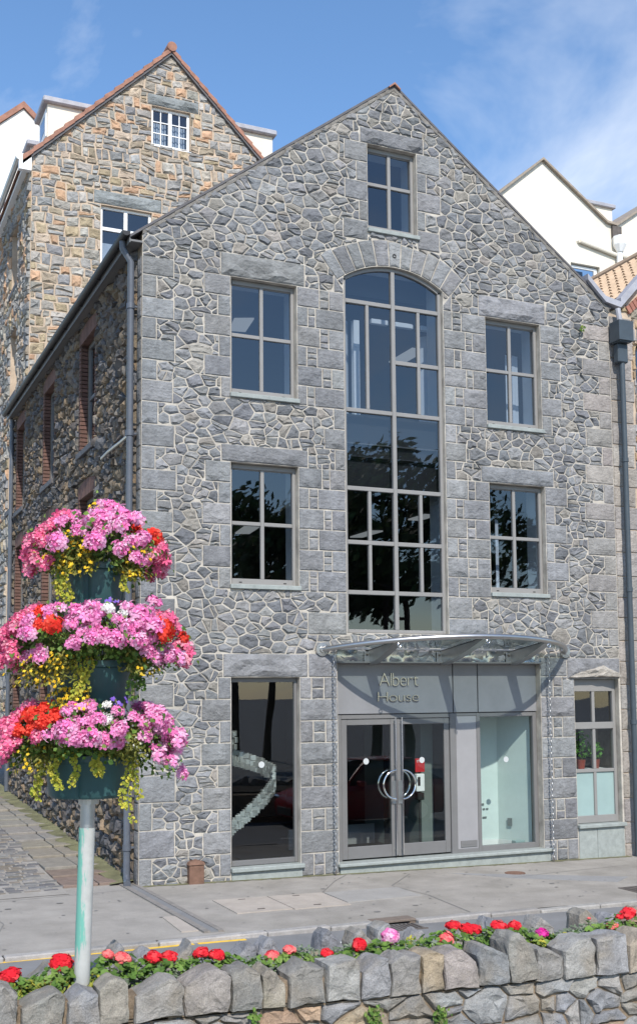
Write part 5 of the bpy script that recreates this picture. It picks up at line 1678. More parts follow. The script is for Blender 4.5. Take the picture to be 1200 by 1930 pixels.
for i in range(24):
    t = i / 24; mb = MB(); ax, az = 9.30 + 1.85 * t, 10.0 + 1.62 * t
    mb.prism([(ax, -.03, az), (ax + .065, -.03, az + .056), (ax + .15, -.03, az - .06), (ax + .085, -.03, az - .115)], (0, .1, 0), jit((.32, .14, .10), rng, .15)); mb.build('verge_brick', M['brick'], nw)
q = MB()
lead = [(8.38, 10.40), (8.62, 10.17), (8.78, 10.03), (9.12, 9.97), (9.62, 10.50), (11.15, 11.86)]
for i in range(len(lead) - 1):
    (ax, az), (bx, bz) = lead[i], lead[i + 1]; w = .13 if i < 3 else .24
    q.prism([(ax, -.10, az - .02), (bx, -.10, bz - .02), (bx, -.10, bz + w * (.9 if i > 3 else .7)), (ax, -.10, az + w * .7)], (0, .22, 0))
q.build('lead_flashing', M['lead'], nb)
# pantiles: rows across the left slope, ridge running back
XR, ZR, XV, ZV = 11.0, 11.78, 8.98, 9.96
sl_ = Vector((XR - XV, 0, ZR - ZV)); SL = sl_.length; sd_ = sl_.normalized(); nn = Vector((-sd_.z, 0, sd_.x))
rows = 11; pt = MB()
for r in range(rows):
    d0, d1 = SL * r / rows, SL * (r + 1) / rows + .03
    seg = 6; ncol = 34; vs = []; fs = []
    nst = ncol * seg + 1
    for k in range(nst):
        y_ = .1 + k * .24 / seg; ph = 2 * math.pi * k / seg
        hgt = .035 * math.sin(ph) + .018 * math.sin(2 * ph)
        for (d, e) in ((d0, .045), (d1, .0)):
            p = Vector((XV, y_, ZV)) + sd_ * d + nn * (hgt + e + .02); vs.append(p)
        p = Vector((XV, y_, ZV)) + sd_ * d0 + nn * (hgt * .6 - .03); vs.append(p)
    for k in range(nst - 1):
        a, b = 3 * k, 3 * (k + 1)
        fs.append((a, b, b + 1, a + 1)); fs.append((a, b, b + 2, a + 2))
    pt.add(vs, fs)
tag(pt.build('pantiles', M['pantile'], nb), kind='stuff')
q = MB(); q.tube([(XR, .0, ZR + .05), (XR, 8.3, ZR + .05)], .11, 10); q.build('ridge_tile', M['pantile'], nb)
q = MB(); q.prism([(XV, .2, ZV - .1), (XR, .2, ZR - .1), (2 * XR - XV, .2, ZV - .1)], (0, 8, 0)); q.build('roof_deck', M['slate'], nb)
q = MB(); q.box(13.38, 13.4, .03, 8, -.4, 9.9); q.build('side_wall', M['mortar_pink'], nb)
hp = thing('rainwater_downpipe', 'blue grey downpipe with a square rainwater hopper at the right corner', 'downpipe', (9.07, -.12, -.15))
q = MB(); q.bbox(8.87, 9.20, -.33, -.04, 9.24, 9.62, .006); q.prism([(8.90, -.30, 9.24), (9.17, -.30, 9.24), (9.17, -.05, 9.24), (8.90, -.05, 9.24)], (0, 0, -.02)); q.build('hopper', M['pipe_teal'], hp)
q = MB(); q.bbox(8.94, 9.17, -.20, -.045, 8.86, 9.22, .02); q.build('outlet', M['pipe_teal'], hp)
q = MB(); q.tube([(9.07, -.13, 9.0), (9.07, -.13, -.13)], .052, 12); q.build('pipe', M['pipe_teal'], hp, smooth=True)
for z in (7.0, 4.6, 2.2):
    q = MB(); q.lathe([(.053, 0), (.064, .004), (.064, .08), (.053, .084)], 12, (9.07, -.13, z)); q.build('collar', M['pipe_teal'], hp, smooth=True)
q = MB(); q.tube([(9.02, -.12, 9.9), (9.05, -.14, 9.63)], .05, 8); q.build('spout', M['lead'], hp)
q = MB(); rng = random.Random(71)
def leaf_at(mb, p, s, pal):
    nrm = Vector((rng.uniform(-.6, .6), -1, rng.uniform(-.2, 1))).normalized()
    one_leaf(mb, Vector(p), nrm, s * rng.uniform(.7, 1.3), jit(rng.choice(pal), rng, .2))
for _ in range(14): leaf_at(q, (8.22 + rng.uniform(-.05, .05), -.06 - rng.uniform(0, .05), 9.42 + rng.uniform(-.06, .06)), .04, [(.16, .22, .04), (.10, .17, .03)])
o = q.build('wall_weed', M['leaf'], loc=(8.22, -.05, 9.36)); tag(o, 'tiny green weed growing from the stone joints high on the facade', 'weed')

# ================================================================== PLANTER WALL IN FRONT
def pz(x): return .66 - .024 * (x + 2)           # foot of the coping stones
pl = thing('planter_wall', 'low rubble stone planter wall with upright jagged coping stones in the foreground', 'wall', (0, -9.0, -.1))
FP = (Vector((0, -8.98, 0)), X, Z, -Y)
pp = [(-6.2, -.15), (7.0, -.15), (7.0, pz(7) - .01), (-6.2, pz(-6.2) - .01)]
m = MB()
m.add([(a, -8.98, b) for a, b in pp], [(0, 1, 2, 3)])
m.add([(-6.2, -8.98, pz(-6.2) + .02), (7, -8.98, pz(7) + .02), (7, -8.66, pz(7) + .02), (-6.2, -8.66, pz(-6.2) + .02)], [(0, 1, 2, 3)])
m.box(-6.2, 7, -8.97, -8.70, -.15, .3)
for i in range(26):
    a, b = -6.2 + i * .5, -5.7 + i * .5; z = min(pz(a), pz(b)); m.box(a + .001, b - .001, -8.965, -8.80, z, z + .17)
m.add([(-6.2, -7.72, -.15), (7, -7.72, -.15), (7, -7.72, pz(7) - .02), (-6.2, -7.72, pz(-6.2) - .02)], [(0, 1, 2, 3)])
m.add([(-6.2, -8.08, pz(-6.2) - .0), (7, -8.08, pz(7) - .0), (7, -7.72, pz(7) - .02), (-6.2, -7.72, pz(-6.2) - .02)], [(0, 1, 2, 3)])
wallm = m.build('wall_core', M['mortar_earth'], pl)
rng = random.Random(301)
BOUL = [(.235, .235, .24), (.26, .258, .255), (.21, .213, .222), (.28, .27, .25), (.245, .235, .215)]
TAN = [(.34, .27, .19), (.33, .235, .165), (.30, .245, .19)]
for p in chip_cells(rubble(pp, [], rng, .17, .36, asp=1.4, minw=.05, wsp=.25), rng, .5, .9, .04):
    c = jit(rng.choice(BOUL * 3 + TAN), rng, .12)
    mb = MB(); stone(mb, p, FP, rng, c, joint=.006, relief=.04, base=.02, sub=.08, rough=.008)
    roughen(mb, 1, .010, 9, rng.uniform(0, 99))
    mb.build('wall_stone', M['boulder'], wallm)
def boulder(poly, y0, depth, c, rng, m=None, name='coping_stone', parent=None, rough=.014):
    """an upright rough stone: outline in x,z with a faceted front, top and back"""
    p = clean(ccw(poly), .015); cx, cz = centroid(p); ring = []
    for i in range(len(p)):
        a, b = p[i], p[(i + 1) % len(p)]; l = math.hypot(b[0] - a[0], b[1] - a[1]); n = max(1, min(3, int(l / .12 + .5)))
        for k in range(n):
            t = k / n; ring.append((a[0] + t * (b[0] - a[0]) + rng.uniform(-rough, rough), a[1] + t * (b[1] - a[1]) + rng.uniform(-rough, rough)))
    n = len(ring); tx, tz = rng.uniform(-.09, .09), rng.uniform(0, .12)
    lay = [(.90, depth, .015), (1.0, depth * .7, .015), (1.0, .022, .010), (.965, .002, .008), (.68, -.004, .012)]
    vs = []
    for (s, d, j) in lay:
        for q in ring:
            dx, dz = (q[0] - cx), (q[1] - cz)
            ss = s + rng.uniform(-.03, .03) if s != 1.0 else 1
            vs.append((cx + dx * ss, y0 + d + rng.uniform(-j, j) + (tx * dx + tz * dz), cz + dz * ss))
    fs = []
    for r in range(len(lay) - 1):
        for i in range(n):
            j = (i + 1) % n; A, B, C2, D = r * n + i, r * n + j, (r + 1) * n + j, (r + 1) * n + i
            fs += [(A, B, C2), (A, C2, D)] if rng.random() < .5 else [(A, B, D), (B, C2, D)]
    vs.append((cx + rng.uniform(-.03, .03), y0 - .006 + rng.uniform(-.012, .010), cz + rng.uniform(-.03, .03))); k = len(vs) - 1
    b = (len(lay) - 1) * n
    for i in range(n): fs.append((b + i, b + (i + 1) % n, k))
    vs.append((cx, y0 + depth, cz)); k = len(vs) - 1
    for i in range(n): fs.append(((i + 1) % n, i, k))
    mb = MB(); mb.add(vs, fs, c)
    roughen(mb, 2, .010, 11, rng.uniform(0, 99))
    return mb.build(name, m or M['boulder'], parent or pl)
COP = [(-3.33, -3.17, 1.0, -.1), (-3.15, -2.89, .92, .35), (-2.88, -2.67, .90, .1), (-2.66, -2.47, .95, .1), (-2.44, -2.11, .92, .55), (-2.10, -1.79, .945, .3), (-1.78, -1.55, .935, -.1),
       (-1.545, -1.37, .905, -.2), (-1.355, -1.09, .92, 0), (-1.065, -.80, .915, .1), (-.785, -.565, .905, .35), (-.555, -.315, .90, .0), (-.29, -.12, .91, 0), (-.11, .17, .90, -.3),
       (.18, .44, .905, -.25), (.45, .68, .965, -.35), (.69, .945, .83, -.25), (.955, 1.25, .875, .3), (1.26, 1.555, .885, .15), (1.565, 1.80, .875, .25)]
x = -3.36
while x > -5.9:
    w = rng.uniform(.17, .3); COP.append((x - w, x - .012, .9 + rng.uniform(-.04, .09), rng.uniform(-.4, .4))); x -= w
x = 1.81
while x < 6.6:
    w = rng.uniform(.2, .3); COP.append((x, x + w - .012, pz(x) + .27 + rng.uniform(-.03, .09), rng.uniform(-.4, .4))); x += w
spec = {12: (.33, .265, .185), 3: (.27, .25, .21), 7: (.30, .27, .21), 5: (.27, .245, .225), 13: (.29, .255, .235), 19: (.31, .265, .21)}
for i, (a, b, t, s) in enumerate(COP):
    z0 = pz((a + b) / 2) + .005; w = b - a; h = t - z0; pk = a + w * (.5 + s * .8)
    c = spec.get(i) or jit(rng.choice(BOUL), rng, .1)
    lo = rng.uniform(.74, .90); hi2 = rng.uniform(.74, .90)
    if s > .15: lo = .66
    if s < -.15: hi2 = .66
    poly = [(a + .004, z0), (b - .004, z0 + rng.uniform(-.008, .008)), (b - .002, z0 + h * hi2), (min(b - .025, pk + w * .24), t - h * .05), (pk, t), (max(a + .025, pk - w * .24), t - h * .05), (a + .002, z0 + h * lo)]
    boulder(poly, -9.02, .26, c, rng)
ROCK = [(-2.99, -2.60, .84), (-2.40, -2.19, .95), (-2.18, -1.86, .89), (-1.85, -1.67, .90), (-1.40, -1.19, .86), (-1.17, -.95, .885), (-.66, -.41, .90), (-.38, -.18, .87), (-.16, .11, .905), (.12, .36, .83),
        (.55, .80, .80), (.88, 1.04, .85), (1.12, 1.34, .78), (1.36, 1.62, .81), (1.86, 2.13, .84), (2.15, 2.36, .79), (-3.5, -3.1, .9), (-3.95, -3.55, .87), (2.45, 2.75, .8), (2.8, 3.1, .77), (-.92, -.70, .78)]
for a, b, t in ROCK:
    z0 = pz((a + b) / 2) - .03; w = b - a; pk = a + w * rng.uniform(.25, .75)
    poly = [(a, z0), (b, z0), (b - w * .03, z0 + (t - z0) * rng.uniform(.35, .75)), (min(b - .02, pk + w * .16), t - .02), (pk, t), (max(a + .02, pk - w * .2), t - .04), (a + w * .03, z0 + (t - z0) * rng.uniform(.35, .75))]
    boulder(poly, -7.98, .22, jit(rng.choice(BOUL + BOUL + TAN), rng, .1), rng, name='back_stone')
x = -4.2
while x < 4.2:          # low flat stones between the rocks
    w = rng.uniform(.14, .3); z0 = pz(x) - .04; t = pz(x) + rng.uniform(.02, .10)
    boulder([(x, z0), (x + w, z0), (x + w - .02, t), (x + .03, t + .01)], -8.10 + rng.uniform(-.02, .02), .20, jit(rng.choice(BOUL + TAN), rng, .12), rng, name='back_stone'); x += w + .01
m = MB()
for i in range(60):
    a, b = -6.2 + i * .22, -6.2 + (i + 1) * .22
    m.add([(a, -8.76, pz(a) + .10 + rng.uniform(0, .02)), (b, -8.76, pz(b) + .10), (b, -8.42, pz(b) + .125), (a, -8.42, pz(a) + .125)], [(0, 1, 2, 3)])
    m.add([(a, -8.42, pz(a) + .125), (b, -8.42, pz(b) + .125), (b, -8.02, pz(b) + .03), (a, -8.02, pz(a) + .03)], [(0, 1, 2, 3)])
m.build('soil', M['soil'], pl)

# ------------------------------------------------------------------ flowers
def umbel(n, petal, ball, flat, pal, rng, name, npet=5, wide=.62):
    """a geranium head of many five-petalled florets, radius about 1"""
    mb = MB(); k = 0
    for i in range(n):
        zc = 1 - (1.55 if ball else 1.0) * (i + .5) / n; a = i * 2.39996 + rng.uniform(-.2, .2)
        rr = math.sqrt(max(0, 1 - zc * zc)); d = Vector((rr * math.cos(a), rr * math.sin(a), zc * flat + rng.uniform(-.08, .08)))
        ctr = d * (rng.uniform(.68, .98) if ball else rng.uniform(.4, 1.05)); jt = .35 if ball else .7; nrm = (d + Vector((rng.uniform(-jt, jt), rng.uniform(-jt, jt), rng.uniform(-.3, .4)))).normalized()
        u = nrm.orthogonal().normalized(); v = nrm.cross(u); a0 = rng.uniform(0, 6.28); col = jit(rng.choice(pal), rng, .16)
        for p in range(npet):
            t = a0 + p * 6.283 / npet; r1 = u * math.cos(t) + v * math.sin(t); r2 = nrm.cross(r1); L_ = petal * rng.uniform(.85, 1.15)
            vs = [ctr, ctr + r1 * L_ * .55 + r2 * L_ * wide * .5 + nrm * L_ * .10, ctr + r1 * L_ + r2 * L_ * wide * .28 - nrm * L_ * .05, ctr + r1 * L_ - r2 * L_ * wide * .28 - nrm * L_ * .05, ctr + r1 * L_ * .55 - r2 * L_ * wide * .5 + nrm * L_ * .10]
            mb.add(vs, [(0, 1, 2, 3, 4)], col)
    me = bpy.data.meshes.new(name); me.from_pydata(mb.v, [], mb.f); me.materials.append(M['petal'])
    at = me.color_attributes.new('col', 'FLOAT_COLOR', 'POINT'); at.data.foreach_set('color', [q for c in mb.c for q in (*c, 1.0)])
    return me
rng = random.Random(500)
P_RED = [(.78, .035, .05), (.70, .02, .035), (.85, .07, .08)]
P_ORED = [(.82, .075, .045), (.75, .045, .03), (.86, .11, .07)]
P_CORAL = [(.85, .16, .16), (.86, .24, .22), (.80, .09, .11)]
P_PINK = [(.82, .30, .55), (.85, .42, .63), (.78, .20, .46), (.88, .55, .72)]
P_ROSE = [(.82, .24, .38), (.85, .38, .48), (.78, .14, .29)]
P_MAG = [(.62, .02, .25), (.72, .06, .36)]
P_WHITE = [(.82, .82, .78), (.86, .86, .80)]
U = {}
for key, pal in (('r', P_RED), ('s', P_CORAL), ('c', P_CORAL), ('p', P_PINK), ('m', P_MAG)):
    U[key] = [umbel(44, .36, True, .9, pal, rng, 'flower_head', wide=.95) for _ in range(2)]
for key, pal in (('ip', P_PINK), ('io', P_ORED), ('iw', P_WHITE), ('is', P_ROSE)):
    U[key] = [umbel(22, .60, False, .62, pal, rng, 'flower_head', wide=.60) for _ in range(3)]
GREEN = [(.10, .19, .035), (.14, .24, .045), (.07, .14, .03), (.18, .27, .06)]
def round_leaf(mb, p, nrm, s, col):
    u = nrm.orthogonal().normalized(); u.rotate(Matrix.Rotation(rng.uniform(0, 6.28), 3, nrm)); v = nrm.cross(u); n = 7
    vs = [p - nrm * s * .12]
    for k in range(n):
        t = .5 + k * (6.283 - 1.0) / (n - 1); r = s * (1 + .12 * (k % 2)); vs.append(p + u * math.cos(t) * r + v * math.sin(t) * r + nrm * s * rng.uniform(-.05, .2))
    mb.add(vs, [(0, k, k + 1) for k in range(1, n)], col)
GER = [([(-3.17, .96, .085, 'r')], 'red geranium with one round head at the far left end of the planter'),
       ([(-2.83, 1.0, .085, 'r')], 'red geranium with one tall head just left of the pole'),
       ([(-2.52, 1.03, .045, 's'), (-2.42, 1.0, .066, 's')], 'salmon red geranium with two heads just right of the pole'),
       ([(-2.2, .98, .068, 'r'), (-2.09, .97, .066, 'r')], 'red geranium with twin heads, second clump right of the flower tower pole'),
       ([(-1.85, .97, .066, 'r'), (-1.74, .95, .068, 'r')], 'red geranium with twin heads above the brown tinted coping stone'),
       ([(-1.31, .90, .060, 's'), (-1.18, .93, .054, 's')], 'salmon geranium with two small heads above the thin tan edged coping stone'),
       ([(-.87, .87, .052, 'r')], 'small red geranium with one head between two broad grey coping stones'),
       ([(-.61, .91, .064, 'r')], 'red geranium with one tall head below the kerb drain at left'),
       ([(-.35, .95, .077, 'p')], 'pale pink geranium with one large head in front of the kerb drain'),
       ([(.13, .89, .075, 'c'), (.23, .97, .068, 'r'), (.34, .94, .068, 'r'), (.41, .93, .062, 'r')], 'geranium with a coral head and three crowded red heads behind the tan pointed stone'),
       ([(.64, .93, .072, 'r'), (.78, .92, .060, 'r')], 'red geranium with two heads behind the tallest coping stone'),
       ([(1.05, .84, .060, 'm')], 'magenta geranium with one small head right of the tallest coping stone'),
       ([(1.51, .92, .018, 's')], 'thin geranium with one tiny salmon bud on a tall stalk'),
       ([(1.74, .83, .064, 'c'), (1.83, .90, .04, 'r'), (1.93, .92, .073, 'r')], 'geranium with coral and red heads at the right edge of the planter')]
for heads, lab in GER:
    cx = sum(h[0] for h in heads) / len(heads); zb = pz(cx) + .11
    root = thing('geranium', lab, 'flower', (cx, -8.6, zb), 'geraniums along the planter')
    lf = MB(); st_ = MB()
    for (x, z, r, k) in heads:
        y = -8.6 + rng.uniform(-.03, .03)
        st_.tube([(cx + rng.uniform(-.02, .02), y + .02, zb - .02), ((x + cx) / 2, y + .01, (z + zb) / 2), (x, y, z - r * .4)], .005, 5, (.16, .22, .08))
        place(rng.choice(U[k]), 'flower_head', root, (x, y, z), (rng.uniform(-.3, .3), rng.uniform(-.3, .3), rng.uniform(0, 6)), (r * .95, r * .95, r * rng.uniform(.66, .9)))
    st_.build('stem', M['leaf'], root)
    w = .075 + .055 * len(heads); top = max(h[1] for h in heads) - .04
    for _ in range(int(75 + 40 * len(heads)) if heads[0][2] > .02 else 12):
        a = rng.uniform(0, 6.28); rr = math.sqrt(rng.random())
        p = Vector((cx + math.cos(a) * rr * w * 1.5, -8.6 + math.sin(a) * rr * .13, zb + .03 + (top - zb - .0) * rng.random() ** .55 * (1.05 - .45 * rr * rr)))
        nrm = Vector((math.cos(a) * rr * .7 + rng.uniform(-.4, .4), math.sin(a) * rr * .7 + rng.uniform(-.4, .4) - .2, 1)).normalized()
        round_leaf(lf, p, nrm, rng.uniform(.018, .034), jit(rng.choice(GREEN), rng, .2))
    tag(lf.build('foliage', M['leaf'], root), kind='stuff')
# creeping ground cover in the bed: silvery cushions, yellow green stonecrop
def carpet(name, spots, pal, n, s, hgt):
    mb = MB()
    for (x, w, y, d) in spots:
        for _ in range(int(n * w / .3)):
            a, b = rng.uniform(-1, 1), rng.uniform(-1, 1)
            p = Vector((x + a * w, y + b * d, pz(x) + .125 + hgt * rng.random() ** .6 * (1.1 - .5 * a * a - .4 * b * b)))
            one_leaf(mb, p, Vector((rng.uniform(-.8, .8), rng.uniform(-1, .4), 1)).normalized(), s * rng.uniform(.7, 1.3), jit(rng.choice(pal), rng, .2), .2, 2.0)
    tag(mb.build(name, M['leaf']), kind='stuff')
SIL = [(.20, .25, .17), (.25, .29, .21), (.15, .20, .12)]; YEL = [(.34, .34, .05), (.24, .28, .05), (.45, .40, .06), (.16, .22, .04)]
carpet('silver_ground_cover', [(-2.3, .22, -8.62, .16), (-2.05, .15, -8.55, .2), (-1.5, .28, -8.6, .16), (-1.9, .2, -8.7, .1), (-.15, .25, -8.55, .2), (.0, .15, -8.65, .1), (.55, .12, -8.5, .2), (1.35, .2, -8.6, .15), (-1.0, .2, -8.4, .1), (-.5, .3, -8.4, .1), (2.4, .5, -8.55, .2), (-3.6, .4, -8.55, .2), (.9, .4, -8.35, .1), (1.7, .4, -8.4, .12)], SIL, 420, .016, .13)
carpet('yellow_ground_cover', [(-3.05, .2, -8.65, .12), (-2.9, .18, -8.6, .12), (-2.6, .08, -8.7, .08), (-2.55, .12, -8.5, .12), (-1.62, .10, -8.62, .1), (1.25, .22, -8.6, .12), (.42, .08, -8.68, .06), (.95, .1, -8.7, .08), (-3.5, .3, -8.65, .12), (.0, .08, -8.3, .08), (2.7, .3, -8.65, .12)], YEL, 330, .022, .11)
for (x, z, lab, n) in ((-.72, .52, 'trailing green weed rooted in the planter wall joint below the grey coping stones', 90), (-.17, .47, 'bushy green weed growing from the planter wall low in front', 70), (-1.62, .62, 'small dry weed in the joint under the brown coping stone', 30)):
    mb = MB()
    for _ in range(n):
        p = Vector((x + rng.gauss(0, .026), -9.03 - rng.uniform(0, .045), z + rng.gauss(-.02, .034)))
        one_leaf(mb, p, Vector((rng.uniform(-.7, .7), -1, rng.uniform(-.1, 1))).normalized(), rng.uniform(.018, .032), jit(rng.choice(GREEN + [(.16, .18, .07)]), rng, .2))
    tag(mb.build('wall_weed', M['leaf'], loc=(x, -9.0, z)), lab, 'weed', 'weeds in the planter wall')

# ------------------------------------------------------------------ flower tower
TW = thing('flower_tower', 'tall green and white pole carrying three tiers of dark teal planting tubs', 'planter', (-2.71, -8.66, .75))
def axis(z): return Vector((-2.71 + .025 * (z - .8), -8.66, z))
pm = mat('pole_paint', (.40, .405, .385), .55, vary=.12, vscale=9, bump=.1)
t_ = pm.node_tree; n_ = t_.nodes; l_ = t_.links           # worn green paint over pale primer, in vertical streaks
g_ = n_.new('ShaderNodeNewGeometry'); mp_ = n_.new('ShaderNodeMapping'); mp_.inputs['Scale'].default_value = (22, 22, 2.6)
l_.new(g_.outputs['Position'], mp_.inputs[0]); nn_ = n_.new('ShaderNodeTexNoise'); nn_.inputs['Scale'].default_value = 1.4; nn_.inputs['Detail'].default_value = 6; nn_.inputs['Roughness'].default_value = .7
l_.new(mp_.outputs[0], nn_.inputs['Vector'])
sx_ = n_.new('ShaderNodeSeparateXYZ'); l_.new(g_.outputs['Position'], sx_.inputs[0])
mr_ = n_.new('ShaderNodeMapRange'); mr_.inputs[1].default_value = -2.665; mr_.inputs[2].default_value = -2.74; mr_.inputs[3].default_value = -.16; mr_.inputs[4].default_value = .13
l_.new(sx_.outputs[0], mr_.inputs[0])
mz_ = n_.new('ShaderNodeMapRange'); mz_.inputs[1].default_value = .95; mz_.inputs[2].default_value = 1.15; mz_.inputs[3].default_value = -.25; mz_.inputs[4].default_value = 0
l_.new(sx_.outputs[2], mz_.inputs[0])
a1 = n_.new('ShaderNodeMath'); a1.operation = 'ADD'; l_.new(nn_.outputs[0], a1.inputs[0]); l_.new(mr_.outputs[0], a1.inputs[1])
a2 = n_.new('ShaderNodeMath'); a2.operation = 'ADD'; l_.new(a1.outputs[0], a2.inputs[0]); l_.new(mz_.outputs[0], a2.inputs[1])
r_ = n_.new('ShaderNodeMapRange'); r_.inputs[1].default_value = .50; r_.inputs[2].default_value = .56; l_.new(a2.outputs[0], r_.inputs[0])
mxp = n_.new('ShaderNodeMix'); mxp.data_type = 'RGBA'; b_ = n_['Principled BSDF']
old = b_.inputs['Base Color'].links[0].from_socket
l_.new(r_.outputs[0], mxp.inputs[0]); l_.new(old, mxp.inputs[6]); mxp.inputs[7].default_value = (.14, .37, .30, 1)
l_.new(mxp.outputs[2], b_.inputs['Base Color'])
q = MB(); q.tube([axis(.70), axis(1.2), axis(1.8), axis(1.90)], .054, 20); q.build('pole', pm, TW, smooth=True)
q = MB(); q.tube([axis(1.90), axis(2.9), axis(3.45)], .050, 16); q.build('upper_pole', M['steel_dull'], TW, smooth=True)
tubm = mat('dark_teal_plastic', (.030, .085, .088), .42, vary=.15, vscale=4, spec=.5)
def tub(zb, zt, rb, rt, name):
    q = MB(); prof = [(.05, zb + .01), (rb * .93, zb), (rb, zb + .02), (rb + (rt - rb) * .85, zt - .055), (rt, zt - .05), (rt + .012, zt - .045), (rt + .012, zt - .004), (rt - .004, zt), (rt - .03, zt - .004), (rt - .04, zt - .05), (.03, zt - .05)]
    seg = 64; c = axis((zb + zt) / 2); vs = []
    for (r, h) in prof:
        for k in range(seg):
            th = 2 * math.pi * k / seg; g = 0
            for s in range(4):
                d = abs((th - R(62 + 90 * s) + math.pi) % (2 * math.pi) - math.pi); g = max(g, math.exp(-(d / .09) ** 2))
            rr = r * (1 - .085 * g) * (1 + .02 * math.cos(4 * (th - R(17)))) if r > .1 else r
            vs.append((c.x + rr * math.cos(th), c.y + rr * math.sin(th), h))
    fs = []
    for i in range(len(prof) - 1):
        for k in range(seg):
            k2 = (k + 1) % seg; fs.append((i * seg + k, i * seg + k2, (i + 1) * seg + k2, (i + 1) * seg + k))
    q.add(vs, fs); o = q.build('tub', tubm, TW, smooth=True)
    q = MB(); q.lathe([(.07, zb - .05), (.07, zb + .02), (.09, zb + .03)], 16, (c.x, c.y, 0)); q.build('bracket_collar', M['steel_dull'], o)
    q = MB(); q.lathe([(rt - .04, zt - .05), (.03, zt - .03)], 24, (c.x, c.y, 0)); q.build('soil', M['soil'], o)
    return o
TIER = [('top', 3.35, 3.70, .185, .225, 3.76, .45, .21), ('middle', 2.69, 3.03, .235, .30, 3.18, .61, .20), ('bottom', 2.11, 2.40, .27, .295, 2.52, .59, .22)]
for (nm, zb, zt, rb, rt, *_r) in TIER: tub(zb, zt, rb, rt, nm)
VD = Vector((-1.68, -7.69, 0)).normalized(); VR = Vector((-VD.y, VD.x, 0)); 
if VR.x < 0: VR = -VR
rng = random.Random(900)
CN = {'ip': 'pink', 'io': 'orange red', 'iw': 'white', 'is': 'rose pink'}
def colour(tier, s, f, e):
    k = rng.random()
    if tier == 0:
        if s > .78: return 'io' if e > .1 else 'is'
        if s < -.62: return 'is'
        return 'ip'
    if tier == 1:
        if -.78 < s < -.38 and -.05 < e < .75 and k < .75: return 'io'
        if .70 < s < .93 and e > -.1 and k < .7: return 'io'
        if .18 < s < .55 and e > .5 and k < .75: return 'iw'
        if s < -.8 or (s > .93): return 'is'
        return 'ip'
    if -.9 < s < -.42 and e > .1 and k < .62: return 'io'
    if -.02 < s < .28 and e > .35 and k < .7: return 'iw'
    if s < -.55: return 'is'
    return 'ip'
beds = {}
for ti, (nm, zb, zt, rb, rt, zc, rad, hz) in enumerate(TIER):
    pts = []; c = axis(zc)
    n = (66, 112, 104)[ti]
    tries = 0
    while len(pts) < n and tries < 9000:
        tries += 1
        a = rng.uniform(0, 6.283); d = Vector((math.cos(a), math.sin(a), 0)); f = d.dot(VD); s = d.dot(VR)
        if f < -.15 and rng.random() < .6: continue
        e = rng.uniform(-.55, 1.0) if ti else rng.uniform(-.45, 1.05)
        rr = rad * (math.cos(max(e, -.3) * 1.15) * .62 + .38) * rng.uniform(.9, 1.08)
        if abs(s) > .75: e -= .12; 
        z = zc + hz * math.sin(e * 1.25) * 1.05
        if ti == 0: z += .05 * s * s * 0 + .04
        # leave the tub face showing at the front and green gaps at the lower right
        if e < (-.28, -.30, -.12)[ti] and f > .35 and abs(s) < (.5, .55, .62)[ti]: continue
        if ti == 2 and .30 < s < .62 and e < .15: continue
        if rng.random() < .16: continue
        if ti == 0 and -.75 < s < -.1 and e < .45 and rng.random() < .8: continue
        p = Vector((c.x, c.y, 0)) + d * rr; p.z = z
        if any((p - q0).length < .060 for q0, *_ in pts): continue
        pts.append((p, d, s, f, e))
    for (p, d, s, f, e) in pts:
        k = colour(ti, s, f, e)
        sec = 'back' if f < -.1 else ('left side' if s < -.36 else ('right side' if s > .36 else 'front'))
        beds.setdefault((ti, k, sec), []).append((p, d, e))
    if ti == 0:
        for (dx, dz) in ((.02, .36), (.10, .35), (.06, .30), (-.02, .31), (.13, .31)):
            beds.setdefault((0, 'ip', 'top'), []).append((Vector((c.x + dx, c.y - .05, zc + dz + .0)), Vector((0, -1, 0)), .9))
    if ti == 1:
        beds.setdefault((1, 'ip', 'right side'), []).append((Vector((c.x + .40, c.y - .1, 3.44)), Vector((.7, -.7, 0)), .8))
    if ti == 2:
        beds.setdefault((2, 'ip', 'right side'), []).append((Vector((c.x + .62, c.y - .1, 2.25)), Vector((.7, -.7, 0)), -.5))
